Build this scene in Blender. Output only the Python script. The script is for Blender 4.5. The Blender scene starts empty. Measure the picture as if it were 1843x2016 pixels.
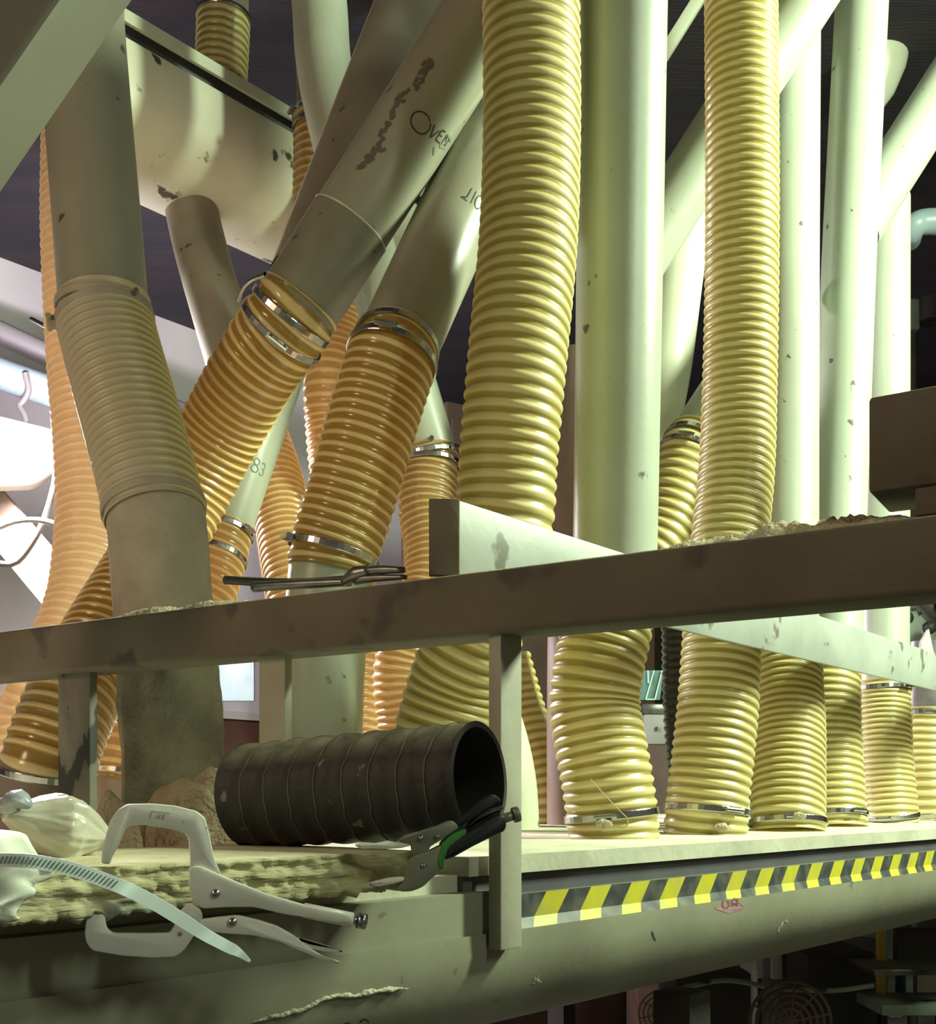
import bpy, bmesh, math, random
import numpy as np
from mathutils import Vector, Matrix, noise
random.seed(7)
S = bpy.context.scene
COL = S.collection
F, CX, HY, ZC = 2200.0, 921.5, 1570.0, 1.5      # focal length and horizon of the view in pixels, eye height

def V(*a): return Vector(a)
def P(px, py, Y):                                # world point seen at pixel (px,py) at distance Y
    return Vector(((px-CX)/F*Y, Y, ZC+(HY-py)/F*Y))
def onplane(px, py, p0, n):
    d = Vector(((px-CX)/F, 1.0, (HY-py)/F)); c = Vector((0, 0, ZC))
    return c + d*((p0-c).dot(n)/d.dot(n))

# ------------------------------------------------------------------ materials
def mat(name, c1, c2=None, scale=6, rough=.5, metal=0, bump=0, bscale=40, spots=None, spot_scale=30, spot_cut=.70,
        dust=None, dust_lo=.2, dust_hi=.8, dust_max=.9, coat=0, stretch=None, emit=None, estr=0, spec=.5):
    m = bpy.data.materials.new(name); m.use_nodes = True
    nt = m.node_tree; nd = nt.nodes; L = nt.links
    b = nd['Principled BSDF']
    b.inputs['Roughness'].default_value = rough; b.inputs['Metallic'].default_value = metal
    b.inputs['Coat Weight'].default_value = coat; b.inputs['Specular IOR Level'].default_value = spec
    tc = nd.new('ShaderNodeTexCoord'); src = tc.outputs['Object']
    if stretch:
        mp = nd.new('ShaderNodeMapping'); mp.inputs['Scale'].default_value = stretch
        L.new(src, mp.inputs['Vector']); src = mp.outputs['Vector']
    def nz(sc, det=5):
        n = nd.new('ShaderNodeTexNoise'); n.inputs['Scale'].default_value = sc; n.inputs['Detail'].default_value = det
        L.new(src, n.inputs['Vector']); return n.outputs['Fac']
    def ramp(fac, lo, hi):
        r = nd.new('ShaderNodeMapRange'); r.inputs['From Min'].default_value = lo; r.inputs['From Max'].default_value = hi
        L.new(fac, r.inputs['Value']); return r.outputs['Result']
    def mix(fac, a, bb):
        x = nd.new('ShaderNodeMix'); x.data_type = 'RGBA'
        if hasattr(fac, 'is_linked'): L.new(fac, x.inputs[0])
        else: x.inputs[0].default_value = fac
        for k, v in ((6, a), (7, bb)):
            if isinstance(v, tuple): x.inputs[k].default_value = (*v, 1)
            else: L.new(v, x.inputs[k])
        return x.outputs[2]
    col = c1
    if c2: col = mix(ramp(nz(scale), .35, .65), c1, c2)
    if spots: col = mix(ramp(nz(spot_scale, 3), spot_cut, spot_cut+.04), col, spots)
    if dust:
        g = nd.new('ShaderNodeNewGeometry'); sp = nd.new('ShaderNodeSeparateXYZ'); L.new(g.outputs['Normal'], sp.inputs[0])
        f = ramp(sp.outputs['Z'], dust_lo, dust_hi)
        k = nd.new('ShaderNodeMath'); k.operation = 'MULTIPLY'; L.new(f, k.inputs[0])
        k2 = ramp(nz(25), .2, .6); L.new(k2, k.inputs[1])
        k3 = nd.new('ShaderNodeMath'); k3.operation = 'MULTIPLY'; L.new(k.outputs[0], k3.inputs[0]); k3.inputs[1].default_value = dust_max
        col = mix(k3.outputs[0], col, dust)
    if isinstance(col, tuple): b.inputs['Base Color'].default_value = (*col, 1)
    else: L.new(col, b.inputs['Base Color'])
    if bump:
        bp = nd.new('ShaderNodeBump'); bp.inputs['Strength'].default_value = bump; bp.inputs['Distance'].default_value = .01
        L.new(nz(bscale, 6), bp.inputs['Height']); L.new(bp.outputs[0], b.inputs['Normal'])
    if emit:
        b.inputs['Emission Color'].default_value = (*emit, 1); b.inputs['Emission Strength'].default_value = estr
    return m

def hose_mat(name, rib, groove, rough=.22, trans=.3, tcol=(.8, .5, .1), dust=None, dust_amt=0, dust_scale=9, vband=None):
    m = bpy.data.materials.new(name); m.use_nodes = True
    nt = m.node_tree; nd = nt.nodes; L = nt.links; b = nd['Principled BSDF']
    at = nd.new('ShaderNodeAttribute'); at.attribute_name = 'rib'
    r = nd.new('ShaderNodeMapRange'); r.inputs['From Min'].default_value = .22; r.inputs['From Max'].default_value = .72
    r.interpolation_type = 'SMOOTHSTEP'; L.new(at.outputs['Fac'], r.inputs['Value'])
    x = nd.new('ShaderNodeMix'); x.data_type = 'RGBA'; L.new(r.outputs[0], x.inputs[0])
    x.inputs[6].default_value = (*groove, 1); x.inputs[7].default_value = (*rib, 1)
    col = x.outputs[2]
    tc = nd.new('ShaderNodeTexCoord'); n = nd.new('ShaderNodeTexNoise')
    n.inputs['Scale'].default_value = dust_scale; n.inputs['Detail'].default_value = 4; L.new(tc.outputs['Object'], n.inputs['Vector'])
    rr = nd.new('ShaderNodeMapRange'); rr.inputs['From Min'].default_value = .3; rr.inputs['From Max'].default_value = .7
    L.new(n.outputs['Fac'], rr.inputs['Value'])
    rr.inputs['To Min'].default_value = rough-.05; rr.inputs['To Max'].default_value = rough+.15
    L.new(rr.outputs[0], b.inputs['Roughness'])
    if dust:
        d = nd.new('ShaderNodeMapRange'); d.inputs['From Min'].default_value = .25; d.inputs['From Max'].default_value = .6
        d.inputs['To Min'].default_value = max(0, dust_amt-.25); d.inputs['To Max'].default_value = dust_amt
        L.new(n.outputs['Fac'], d.inputs['Value'])
        fac = d.outputs[0]
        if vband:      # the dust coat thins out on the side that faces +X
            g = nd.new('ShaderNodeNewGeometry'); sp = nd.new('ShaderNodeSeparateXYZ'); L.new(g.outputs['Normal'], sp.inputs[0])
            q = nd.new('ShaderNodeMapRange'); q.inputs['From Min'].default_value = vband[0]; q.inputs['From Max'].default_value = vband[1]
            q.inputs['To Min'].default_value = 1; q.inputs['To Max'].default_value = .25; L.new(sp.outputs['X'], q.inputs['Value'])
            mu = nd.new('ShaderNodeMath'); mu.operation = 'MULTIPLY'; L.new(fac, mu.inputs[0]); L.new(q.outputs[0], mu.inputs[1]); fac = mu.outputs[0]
        y = nd.new('ShaderNodeMix'); y.data_type = 'RGBA'; L.new(fac, y.inputs[0]); L.new(col, y.inputs[6]); y.inputs[7].default_value = (*dust, 1)
        col = y.outputs[2]
    L.new(col, b.inputs['Base Color'])
    b.inputs['Specular IOR Level'].default_value = .75
    t = nd.new('ShaderNodeBsdfTranslucent'); t.inputs['Color'].default_value = (*tcol, 1)
    ms = nd.new('ShaderNodeMixShader'); ms.inputs[0].default_value = trans
    out = nd['Material Output']
    L.new(b.outputs[0], ms.inputs[1]); L.new(t.outputs[0], ms.inputs[2]); L.new(ms.outputs[0], out.inputs['Surface'])
    return m

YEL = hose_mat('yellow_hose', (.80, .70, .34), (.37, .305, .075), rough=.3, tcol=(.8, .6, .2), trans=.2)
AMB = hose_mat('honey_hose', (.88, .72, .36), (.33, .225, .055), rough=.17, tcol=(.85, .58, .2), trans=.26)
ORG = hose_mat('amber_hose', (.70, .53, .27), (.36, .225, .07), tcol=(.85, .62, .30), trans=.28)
PALEH = hose_mat('lamp_paled_hose', (.80, .68, .46), (.60, .44, .24), tcol=(.95, .75, .5), trans=.35)  # yellow hose plastic made paler, the lamp's glare put into its colour
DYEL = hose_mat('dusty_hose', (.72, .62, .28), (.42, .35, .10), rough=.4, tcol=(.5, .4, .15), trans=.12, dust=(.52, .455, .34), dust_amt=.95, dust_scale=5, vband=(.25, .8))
BLKH = hose_mat('black_hose', (.03, .03, .035), (.008, .008, .01), rough=.35, trans=0, tcol=(0, 0, 0))
GREYM = mat('shaded_duct_paint', (.33, .325, .25), (.29, .285, .215), rough=.34, spots=(.10, .09, .07), spot_scale=22, spot_cut=.70, bump=.03, bscale=60)  # darker copy of the grey duct paint, shade put into its colour
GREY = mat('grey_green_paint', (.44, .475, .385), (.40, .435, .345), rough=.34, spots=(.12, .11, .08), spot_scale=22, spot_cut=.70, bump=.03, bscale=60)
GREYD = mat('dirty_grey_paint', (.34, .32, .25), (.26, .24, .18), scale=5, rough=.5, spots=(.09, .07, .05), spot_scale=18, spot_cut=.68, bump=.06)
DUSTP = mat('dust_coated_pipe', (.44, .40, .31), (.35, .31, .24), scale=14, rough=.9, bump=.35, bscale=120)
FUZZ = mat('furry_dust_coat', (.33, .31, .22), (.19, .175, .125), scale=16, rough=1, bump=.8, bscale=110, stretch=(1, 1, .7))
PALE = mat('pale_green_paint', (.60, .64, .50), (.55, .58, .44), rough=.35, spots=(.10, .09, .05), spot_scale=9, spot_cut=.70)
PALEP = mat('pale_duct_paint', (.74, .75, .60), (.64, .62, .46), scale=3, rough=.45, spots=(.08, .06, .04), spot_scale=11, spot_cut=.66)
BROWN = mat('brown_pipe_paint', (.22, .17, .14), (.17, .13, .10), rough=.5)
STEEL = mat('clamp_steel', (.55, .55, .55), (.4, .4, .4), scale=20, rough=.22, metal=1)
DSTEEL = mat('dark_steel', (.12, .13, .12), (.2, .2, .19), scale=30, rough=.35, metal=.9)
NICKEL = mat('nickel_plate', (.86, .88, .79), (.76, .77, .70), scale=25, rough=.42, metal=.15, bump=.05, bscale=80, spots=(.2, .19, .16), spot_scale=45, spot_cut=.72)
BEAM = mat('dusty_brown_steel', (.165, .14, .10), (.125, .105, .075), scale=6, rough=.85, bump=.12, bscale=70, spots=(.085, .07, .06), spot_scale=7, spot_cut=.62,
           dust=(.52, .46, .32), dust_lo=.5, dust_hi=.9)
POSTM = mat('post_paint', (.40, .39, .30), (.33, .31, .24), scale=8, rough=.6, bump=.08, spots=(.15, .12, .09), spot_scale=25, spot_cut=.7)
POSTD = mat('worn_post_paint', (.22, .20, .15), (.11, .10, .08), scale=14, rough=.7, bump=.2, spots=(.03, .03, .025), spot_scale=22, spot_cut=.55, stretch=(1, 1, .5))
RAILM = mat('rail_paint', (.42, .45, .40), (.33, .35, .31), scale=6, rough=.45, spots=(.18, .17, .14), spot_scale=14, spot_cut=.62, bump=.05)
DECK = mat('sawdust_covered_deck', (.55, .55, .42), (.44, .43, .33), scale=10, rough=.9, bump=.2, dust=(.68, .66, .50), dust_lo=.6, dust_hi=.95, dust_max=1)
BODY = mat('trough_paint', (.25, .25, .175), (.205, .20, .14), scale=5, rough=.55, bump=.06, spots=(.15, .14, .10), spot_scale=28, spot_cut=.71)
RECESS = mat('dark_recess_steel', (.11, .11, .12), (.085, .085, .09), scale=9, rough=.55)
FIBRE = mat('torn_fibreboard', (.56, .52, .27), (.36, .34, .20), scale=7, rough=1, bump=1, bscale=45, stretch=(.35, .35, 2.2), dust=(.58, .53, .37), spots=(.22, .25, .2), spot_scale=12, spot_cut=.62)
SAW = mat('sawdust', (.60, .54, .36), (.46, .38, .24), scale=40, rough=1, bump=1, bscale=150)
SAWB = mat('brown_sawdust', (.45, .37, .24), (.34, .27, .17), scale=30, rough=1, bump=1, bscale=130)
BAGM = mat('plastic_bag', (.64, .64, .55), (.34, .29, .20), scale=5, rough=.25, bump=.25, bscale=14, stretch=(.6, .6, 2.5), coat=.4)
CLOTH = mat('white_cloth', (.66, .68, .58), (.58, .60, .50), rough=.8, bump=.15, bscale=25)
BLUE = mat('blue_scrap', (.16, .19, .25), (.5, .52, .52), scale=20, rough=.3)
BLKR = mat('black_rubber', (.012, .012, .016), (.02, .02, .024), rough=.6, bump=.25, bscale=60, dust=(.32, .31, .21), dust_lo=.45, dust_hi=1, dust_max=1, spots=(.16, .16, .12), spot_scale=38, spot_cut=.69)
BLKI = mat('black_rubber_inside', (.03, .027, .022), rough=.8)
CREASE = mat('dust_in_creases', (.15, .15, .12), rough=1)
GREENG = mat('green_grip', (.05, .25, .06), rough=.5)
TOOLG = mat('tool_grey', (.27, .28, .22), (.22, .23, .18), scale=20, rough=.4, metal=.3)
BLACKG = mat('black_grip', (.012, .017, .02), rough=.45)
INK = mat('marker_ink', (.035, .04, .03), rough=.7)
INKS = mat('smeared_ink', (.20, .24, .21), rough=.7)
PINK = mat('red_paint_smudge', (.30, .09, .14), (.27, .20, .19), scale=40, rough=.7)
REDW = mat('red_paint', (.27, .055, .10), rough=.7)
WALLM = mat('white_wall', (.74, .70, .74), (.66, .63, .68), scale=2, rough=.9)
WALLD = mat('dark_wall', (.11, .09, .065), (.08, .065, .048), scale=2, rough=.9)
WOODB = mat('red_brown_board', (.13, .06, .035), (.09, .045, .03), rough=.8)
CEILM = mat('dark_ceiling', (.045, .038, .045), (.03, .027, .04), scale=2, rough=.9, bump=.5, bscale=30, stretch=(.2, 4, 1))
FLOORM = mat('concrete_floor', (.10, .09, .075), (.06, .055, .045), scale=3, rough=.8)
MACH = mat('dark_machine', (.03, .026, .02), (.018, .016, .013), scale=9, rough=.6)
MACHG = mat('machine_green', (.22, .27, .21), (.13, .16, .12), scale=5, rough=.5, spots=(.02, .025, .02), spot_scale=12, spot_cut=.62)
WHITEP = mat('white_post_paint', (.62, .62, .56), rough=.5)
YELP = mat('yellow_paint', (.62, .44, .08), rough=.5)
SKYP = mat('pale_blue_panel', (.45, .60, .62), (.36, .47, .48), scale=5, rough=.4)
MINT = mat('mint_panel', (.45, .75, .62), rough=.4)
BLUEP = mat('pale_blue_pipe', (.42, .55, .60), (.33, .43, .46), rough=.35)
CABLE = mat('grey_cable', (.30, .28, .27), rough=.5)
LAMPM = mat('lamp_glow', (1, 1, 1), emit=(1, .93, .97), estr=60)
COB = mat('cobweb_dust', (.48, .46, .34), (.34, .31, .24), scale=40, rough=1, bump=1, bscale=120)

def tape_mat():
    m = bpy.data.materials.new('hazard_stripes'); m.use_nodes = True
    nt = m.node_tree; nd = nt.nodes; L = nt.links; b = nd['Principled BSDF']
    tc = nd.new('ShaderNodeTexCoord'); sp = nd.new('ShaderNodeSeparateXYZ'); L.new(tc.outputs['UV'], sp.inputs[0])
    def ma(op, a, bb):
        n = nd.new('ShaderNodeMath'); n.operation = op
        for k, v in ((0, a), (1, bb)):
            if isinstance(v, (int, float)): n.inputs[k].default_value = v
            else: L.new(v, n.inputs[k])
        return n.outputs[0]
    ph = ma('ADD', sp.outputs['X'], ma('MULTIPLY', sp.outputs['Y'], .44))
    fr = ma('FRACT', ph, 0)
    st = ma('LESS_THAN', fr, .49)
    n = nd.new('ShaderNodeTexNoise'); n.inputs['Scale'].default_value = 30; L.new(tc.outputs['Object'], n.inputs['Vector'])
    x = nd.new('ShaderNodeMix'); x.data_type = 'RGBA'; L.new(st, x.inputs[0])
    x.inputs[6].default_value = (.045, .05, .055, 1); x.inputs[7].default_value = (.52, .48, .03, 1)
    y = nd.new('ShaderNodeMix'); y.data_type = 'RGBA'; y.inputs[7].default_value = (.28, .26, .16, 1); L.new(x.outputs[2], y.inputs[6])
    f = nd.new('ShaderNodeMapRange'); f.inputs['From Min'].default_value = .4; f.inputs['From Max'].default_value = .9; f.inputs['To Max'].default_value = .5
    L.new(n.outputs['Fac'], f.inputs['Value']); L.new(f.outputs[0], y.inputs[0])
    L.new(y.outputs[2], b.inputs['Base Color']); b.inputs['Roughness'].default_value = .4
    return m
TAPE = tape_mat()

def strap_mat():
    m = bpy.data.materials.new('slotted_band'); m.use_nodes = True
    nt = m.node_tree; nd = nt.nodes; L = nt.links; b = nd['Principled BSDF']
    b.inputs['Base Color'].default_value = (.62, .72, .70, 1); b.inputs['Roughness'].default_value = .35; b.inputs['Metallic'].default_value = .25
    return m
STRAP = strap_mat()

# ------------------------------------------------------------------ object helpers
ABS = {}
def absl(o): return ABS[o.name]
def link(name, me, m, parent, loc):
    o = bpy.data.objects.new(name, me); COL.objects.link(o)
    if m is not None: me.materials.append(m)
    if parent is not None:
        o.parent = parent; o.location = loc-absl(parent)
    else: o.location = loc
    ABS[o.name] = loc.copy()
    return o
def tag(o, label=None, cat=None, group=None, kind=None):
    if label: o['label'] = label
    if cat: o['category'] = cat
    if group: o['group'] = group
    if kind: o['kind'] = kind
    return o
def empty(name, loc, label, cat, group=None, kind=None):
    o = bpy.data.objects.new(name, None); COL.objects.link(o); o.location = loc; ABS[o.name] = Vector(loc)
    o.empty_display_size = .05
    return tag(o, label, cat, group, kind)
def mesh_np(name, verts, faces, m, parent=None, smooth=True, uv=None, attr=None):
    verts = np.asarray(verts, float)
    lo, hi = verts.min(0), verts.max(0)
    loc = Vector(((lo[0]+hi[0])/2, (lo[1]+hi[1])/2, lo[2] if parent is None else (lo[2]+hi[2])/2))
    me = bpy.data.meshes.new(name)
    me.from_pydata((verts-np.array(loc)).tolist(), [], [tuple(int(i) for i in f) for f in faces])
    if smooth: me.polygons.foreach_set('use_smooth', [True]*len(me.polygons))
    if uv is not None:
        l = me.uv_layers.new(name='UVMap'); l.data.foreach_set('uv', np.asarray(uv, float).ravel())
    if attr is not None:
        a = me.attributes.new('rib', 'FLOAT', 'POINT'); a.data.foreach_set('value', np.asarray(attr, float))
    me.update()
    return link(name, me, m, parent, loc)
def mesh_bm(name, bm, m, parent=None, smooth=False):
    bm.normal_update()
    vs = np.array([v.co[:] for v in bm.verts]); lo, hi = vs.min(0), vs.max(0)
    loc = Vector(((lo[0]+hi[0])/2, (lo[1]+hi[1])/2, lo[2] if parent is None else (lo[2]+hi[2])/2))
    for v in bm.verts: v.co -= loc
    me = bpy.data.meshes.new(name); bm.to_mesh(me); bm.free()
    if smooth:
        me.polygons.foreach_set('use_smooth', [True]*len(me.polygons))
        try: me.set_sharp_from_angle(angle=math.radians(40))
        except Exception: pass
    return link(name, me, m, parent, loc)

# ---- paths
def spline(pts, ds):
    p = [Vector(q) for q in pts]
    if len(p) == 2: p = [p[0], p[0].lerp(p[1], .5), p[1]]
    p = [p[0]*2-p[1]] + p + [p[-1]*2-p[-2]]
    out = []
    for i in range(1, len(p)-2):
        a, b, c, d = p[i-1:i+3]; n = 40
        for k in range(n):
            t = k/n
            out.append(.5*((2*b)+(c-a)*t+(2*a-5*b+4*c-d)*t*t+(3*b-a-3*c+d)*t*t*t))
    out.append(p[-2])
    q = np.array([o[:] for o in out]); s = np.r_[0, np.cumsum(np.linalg.norm(np.diff(q, axis=0), axis=1))]
    n = max(2, int(s[-1]/ds)+1); ss = np.linspace(0, s[-1], n)
    return np.stack([np.interp(ss, s, q[:, k]) for k in range(3)], 1), ss
def frames(q):
    t = np.gradient(q, axis=0); t /= np.linalg.norm(t, axis=1)[:, None]
    ref = np.array([0, -1., 0]); a = ref-t[0]*ref.dot(t[0]); a /= np.linalg.norm(a)
    A = []
    for k in range(len(q)):
        a = a-t[k]*a.dot(t[k]); a /= np.linalg.norm(a); A.append(a.copy())
    A = np.array(A); B = np.cross(t, A)
    return t, A, B
def tube_arrays(q, ss, r, seg, amp=0, pitch=.022, hel=True, pw=.9):
    """swept surface; r may be a number or an array along the path"""
    t, A, B = frames(q); n = len(q); r = np.broadcast_to(np.asarray(r, float), (n,))
    th = np.arange(seg)*2*np.pi/seg
    ph = ss[:, None]/pitch + (th[None, :]/(2*np.pi) if hel else 0)
    rib = (.5+.5*np.cos(2*np.pi*ph))
    rad = r[:, None] + (amp*rib**pw if amp else 0*rib)
    v = q[:, None, :] + rad[..., None]*(np.cos(th)[None, :, None]*A[:, None, :]+np.sin(th)[None, :, None]*B[:, None, :])
    i, j = np.meshgrid(np.arange(n-1), np.arange(seg), indexing='ij'); j2 = (j+1) % seg
    f = np.stack([i*seg+j, i*seg+j2, (i+1)*seg+j2, (i+1)*seg+j], -1).reshape(-1, 4)[:, ::-1]
    return v.reshape(-1, 3), f, (rib**pw).reshape(-1)
def pp(pts): return [P(*p) if not isinstance(p, Vector) else p for p in pts]
def tube(name, pts, r, m, parent=None, seg=40, ds=.03, caps=False):
    q, ss = spline(pts, ds)
    if hasattr(r, '__len__'): r = np.interp(ss/ss[-1], np.linspace(0, 1, len(r)), r)
    v, f, _ = tube_arrays(q, ss, r, seg)
    f = f.tolist()
    if caps:
        n = len(q); f.append(list(range(seg))); f.append([(n-1)*seg+j for j in range(seg)][::-1])
    return mesh_np(name, v, f, m, parent)
def box(bm, c, ex, ey, ez):
    """box about centre c with half-extent vectors"""
    vs = [bm.verts.new(c+ex*sx+ey*sy+ez*sz) for sx in (-1, 1) for sy in (-1, 1) for sz in (-1, 1)]
    fs = [bm.faces.new([vs[i] for i in q]) for q in ((0, 1, 3, 2), (4, 6, 7, 5), (0, 4, 5, 1), (2, 3, 7, 6), (0, 2, 6, 4), (1, 5, 7, 3))]
    return vs
def boxobj(name, c, ex, ey, ez, m, parent=None, bev=.003):
    bm = bmesh.new(); box(bm, Vector(c), Vector(ex), Vector(ey), Vector(ez)); bmesh.ops.recalc_face_normals(bm, faces=bm.faces)
    if bev: bmesh.ops.bevel(bm, geom=bm.edges[:], offset=bev, segments=2, affect='EDGES', profile=.5)
    return mesh_bm(name, bm, m, parent, smooth=True)

# ---- hose clamps: a steel band with a screw housing
def clamp_at(parent, c, ax, r, w=.014, look=None, m=None, bolt=True):
    ax = Vector(ax).normalized(); c = Vector(c)
    ref = Vector((0, -1, 0)) if look is None else Vector(look)
    a = (ref-ax*ref.dot(ax)).normalized(); b = ax.cross(a)
    prof = [(r-.001, -w/2), (r+.0022, -w/2), (r+.0030, -w/2+.0015), (r+.0030, w/2-.0015), (r+.0022, w/2), (r-.001, w/2)]
    seg = 48; vs = []; fs = []
    for i in range(seg):
        th = 2*math.pi*i/seg; dv = a*math.cos(th)+b*math.sin(th)
        for (rr, h) in prof: vs.append((c+dv*rr+ax*h)[:])
    k = len(prof)
    for i in range(seg):
        for j in range(k): fs.append((i*k+j, ((i+1) % seg)*k+j, ((i+1) % seg)*k+(j+1) % k, i*k+(j+1) % k))
    o = mesh_np('hose_clamp', vs, fs, m or STEEL, parent, smooth=False)
    if bolt:
        bm = bmesh.new(); cc = c+a*(r+.008)
        box(bm, cc, b*.014, ax*(w*.45), a*.0065)
        M = Matrix((b.to_4d()[:3]+(0,), ax.to_4d()[:3]+(0,), a.to_4d()[:3]+(0,), (0, 0, 0, 1))).transposed()
        M.translation = cc+a*.004
        bmesh.ops.create_cone(bm, cap_ends=True, segments=10, radius1=.0055, radius2=.0055, depth=.042, matrix=M @ Matrix.Rotation(math.pi/2, 4, 'Y'))
        bmesh.ops.recalc_face_normals(bm, faces=bm.faces)
        mesh_bm('clamp_screw', bm, m or STEEL, o)
    return o
YG, PG = 'yellow ribbed hoses', 'grey duct pipes'
def hose(label, pts, r, m=YEL, pitch=.0225, amp=.0045, seg=44, clamps=(), group=YG, name='corrugated_hose', cm=None, cuff=(None, None)):
    """clamps: list of (s_fraction, look vector or None, radius extra)"""
    q, ss = spline(pp(pts), pitch/8)
    rr = r if not hasattr(r, '__len__') else np.interp(ss/ss[-1], np.linspace(0, 1, len(r)), r)
    rr = np.broadcast_to(np.asarray(rr, float), (len(q),)).copy()
    for e_, cr in zip((ss, ss[-1]-ss), cuff):
        if cr:
            k_ = np.clip((e_-.022)/.03, 0, 1); k_ = k_*k_*(3-2*k_); rr = cr+(rr-cr)*k_
    v, f, rib = tube_arrays(q, ss, rr-amp*.6, seg, amp, pitch, pw=.9 if m in (YEL, DYEL, BLKH) else 2.0)
    o = mesh_np(name, v, f, m, None, attr=rib)
    tag(o, label, 'hose', group)
    t, A, B = frames(q)
    for cl in clamps:
        k = int(round(cl[0]*(len(q)-1))); rad = rr[k]
        clamp_at(o, q[k], t[k], rad+.0005+(cl[2] if len(cl) > 2 else 0), look=cl[1] if len(cl) > 1 else None, m=cm, bolt=(len(cl) < 4 or cl[3]))
    return o
def pipe(label, pts, r, m=GREY, group=PG, name='duct_pipe', seg=48, ds=.03):
    o = tube(name, pp(pts), r, m, None, seg, ds)
    return tag(o, label, 'pipe', group)
def screw(parent, p, n, r=.006):
    n = Vector(n).normalized(); M = n.to_track_quat('Z', 'Y').to_matrix().to_4x4(); M.translation = p
    bm = bmesh.new(); bmesh.ops.create_cone(bm, cap_ends=True, segments=8, radius1=r, radius2=r*.8, depth=r*1.4, matrix=M)
    return mesh_bm('screw', bm, STEEL, parent)
def writing(parent, A, Bp, r, s0, a0, strokes, w=.0022, m=INK, name='marker_writing'):
    """strokes of ink drawn on the surface of a straight pipe A-B: x runs around it, y along it"""
    ax = (Bp-A).normalized(); ref = Vector((0, -1, 0)); e1 = (ref-ax*ref.dot(ax)).normalized(); e2 = ax.cross(e1)
    vs, fs = [], []
    def pt(x, y):
        an = a0+x/r; return A+ax*(s0+y)+(e1*math.cos(an)+e2*math.sin(an))*(r+.0009)
    for st in strokes:
        for (x0, y0), (x1, y1) in zip(st, st[1:]):
            n = 4; dx, dy = x1-x0, y1-y0; l = math.hypot(dx, dy) or 1; nx, ny = -dy/l*w/2, dx/l*w/2
            for k in range(n):
                xa, ya = x0+dx*k/n, y0+dy*k/n; xb, yb = x0+dx*(k+1)/n, y0+dy*(k+1)/n
                b0 = len(vs)
                vs += [pt(xa+nx, ya+ny)[:], pt(xb+nx, yb+ny)[:], pt(xb-nx, yb-ny)[:], pt(xa-nx, ya-ny)[:]]
                fs.append((b0, b0+1, b0+2, b0+3))
    return mesh_np(name, vs, fs, m, parent, smooth=False)
def arc(cx, cy, rx, ry, a0, a1, n=10):
    return [(cx+rx*math.cos(math.radians(a0+(a1-a0)*i/n)), cy+ry*math.sin(math.radians(a0+(a1-a0)*i/n))) for i in range(n+1)]

def round_poly(pts, r, n=4):
    out = []
    N = len(pts)
    for i in range(N):
        a, b, c = Vector(pts[i-1]), Vector(pts[i]), Vector(pts[(i+1) % N])
        k1 = min(r, (a-b).length*.45); k2 = min(r, (c-b).length*.45)
        p = b+(a-b).normalized()*k1; q = b+(c-b).normalized()*k2
        for j in range(n+1):
            t = j/n; out.append(p*(1-t)**2+b*2*t*(1-t)+q*t*t)
    return out
def plate(name, px, p0, n, thick, m, parent, rad=8, bev=.0015):
    """a solid flat-sided piece cut to an outline, standing in the plane through p0 with normal n"""
    n = Vector(n).normalized()
    pts = [onplane(p[0], p[1], p0, n) for p in (round_poly([Vector((*q, 0)) for q in px], rad) if rad else px)]
    bm = bmesh.new(); vs = [bm.verts.new(p) for p in pts]; f = bm.faces.new(vs)
    r = bmesh.ops.extrude_face_region(bm, geom=[f])
    bmesh.ops.translate(bm, verts=[v for v in r['geom'] if isinstance(v, bmesh.types.BMVert)], vec=-n*thick)
    bmesh.ops.recalc_face_normals(bm, faces=bm.faces)
    if bev:
        bmesh.ops.bevel(bm, geom=[e for e in bm.edges if e.calc_face_angle(0) > .8], offset=bev, segments=2, affect='EDGES', profile=.5)
    return mesh_bm(name, bm, m, parent, smooth=True)

# ------------------------------------------------------------------ frames of the trough and of the guard rail
D = Vector((.659, .752, 0)).normalized(); N = Vector((D.y, -D.x, 0)); UP = Vector((0, 0, 1))
O = P(1020, 1682, 1.5)
def LP(t, u, z, o=O): return o+D*t+N*u+UP*z
def extrude_profile(name, prof, t0, t1, m, parent, o=O, n=1, closed=True, uvp=None, smooth=True):
    vs, fs, uv = [], [], []
    k = len(prof)
    for i in range(n+1):
        t = t0+(t1-t0)*i/n
        for (u, z) in prof: vs.append(LP(t, u, z, o)[:])
    kk = k if closed else k-1
    ln = [0]
    for a, b in zip(prof, prof[1:]): ln.append(ln[-1]+math.hypot(b[0]-a[0], b[1]-a[1]))
    for i in range(n):
        for j in range(kk):
            j2 = (j+1) % k
            fs.append((i*k+j, i*k+j2, (i+1)*k+j2, (i+1)*k+j))
            if uvp:
                for (ii, jj) in ((i, j), (i, j2), (i+1, j2), (i+1, j)):
                    t = t0+(t1-t0)*ii/n; uv.append(((t-uvp[1])/uvp[0], ln[jj]/ln[-1]))
    if closed:
        fs.append(tuple(range(k))[::-1]); fs.append(tuple(n*k+j for j in range(k)))
    o_ = mesh_np(name, vs, fs, m, parent, smooth=smooth, uv=uv if uvp else None)
    try: o_.data.set_sharp_from_angle(angle=math.radians(35))
    except Exception: pass
    return o_

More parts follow.
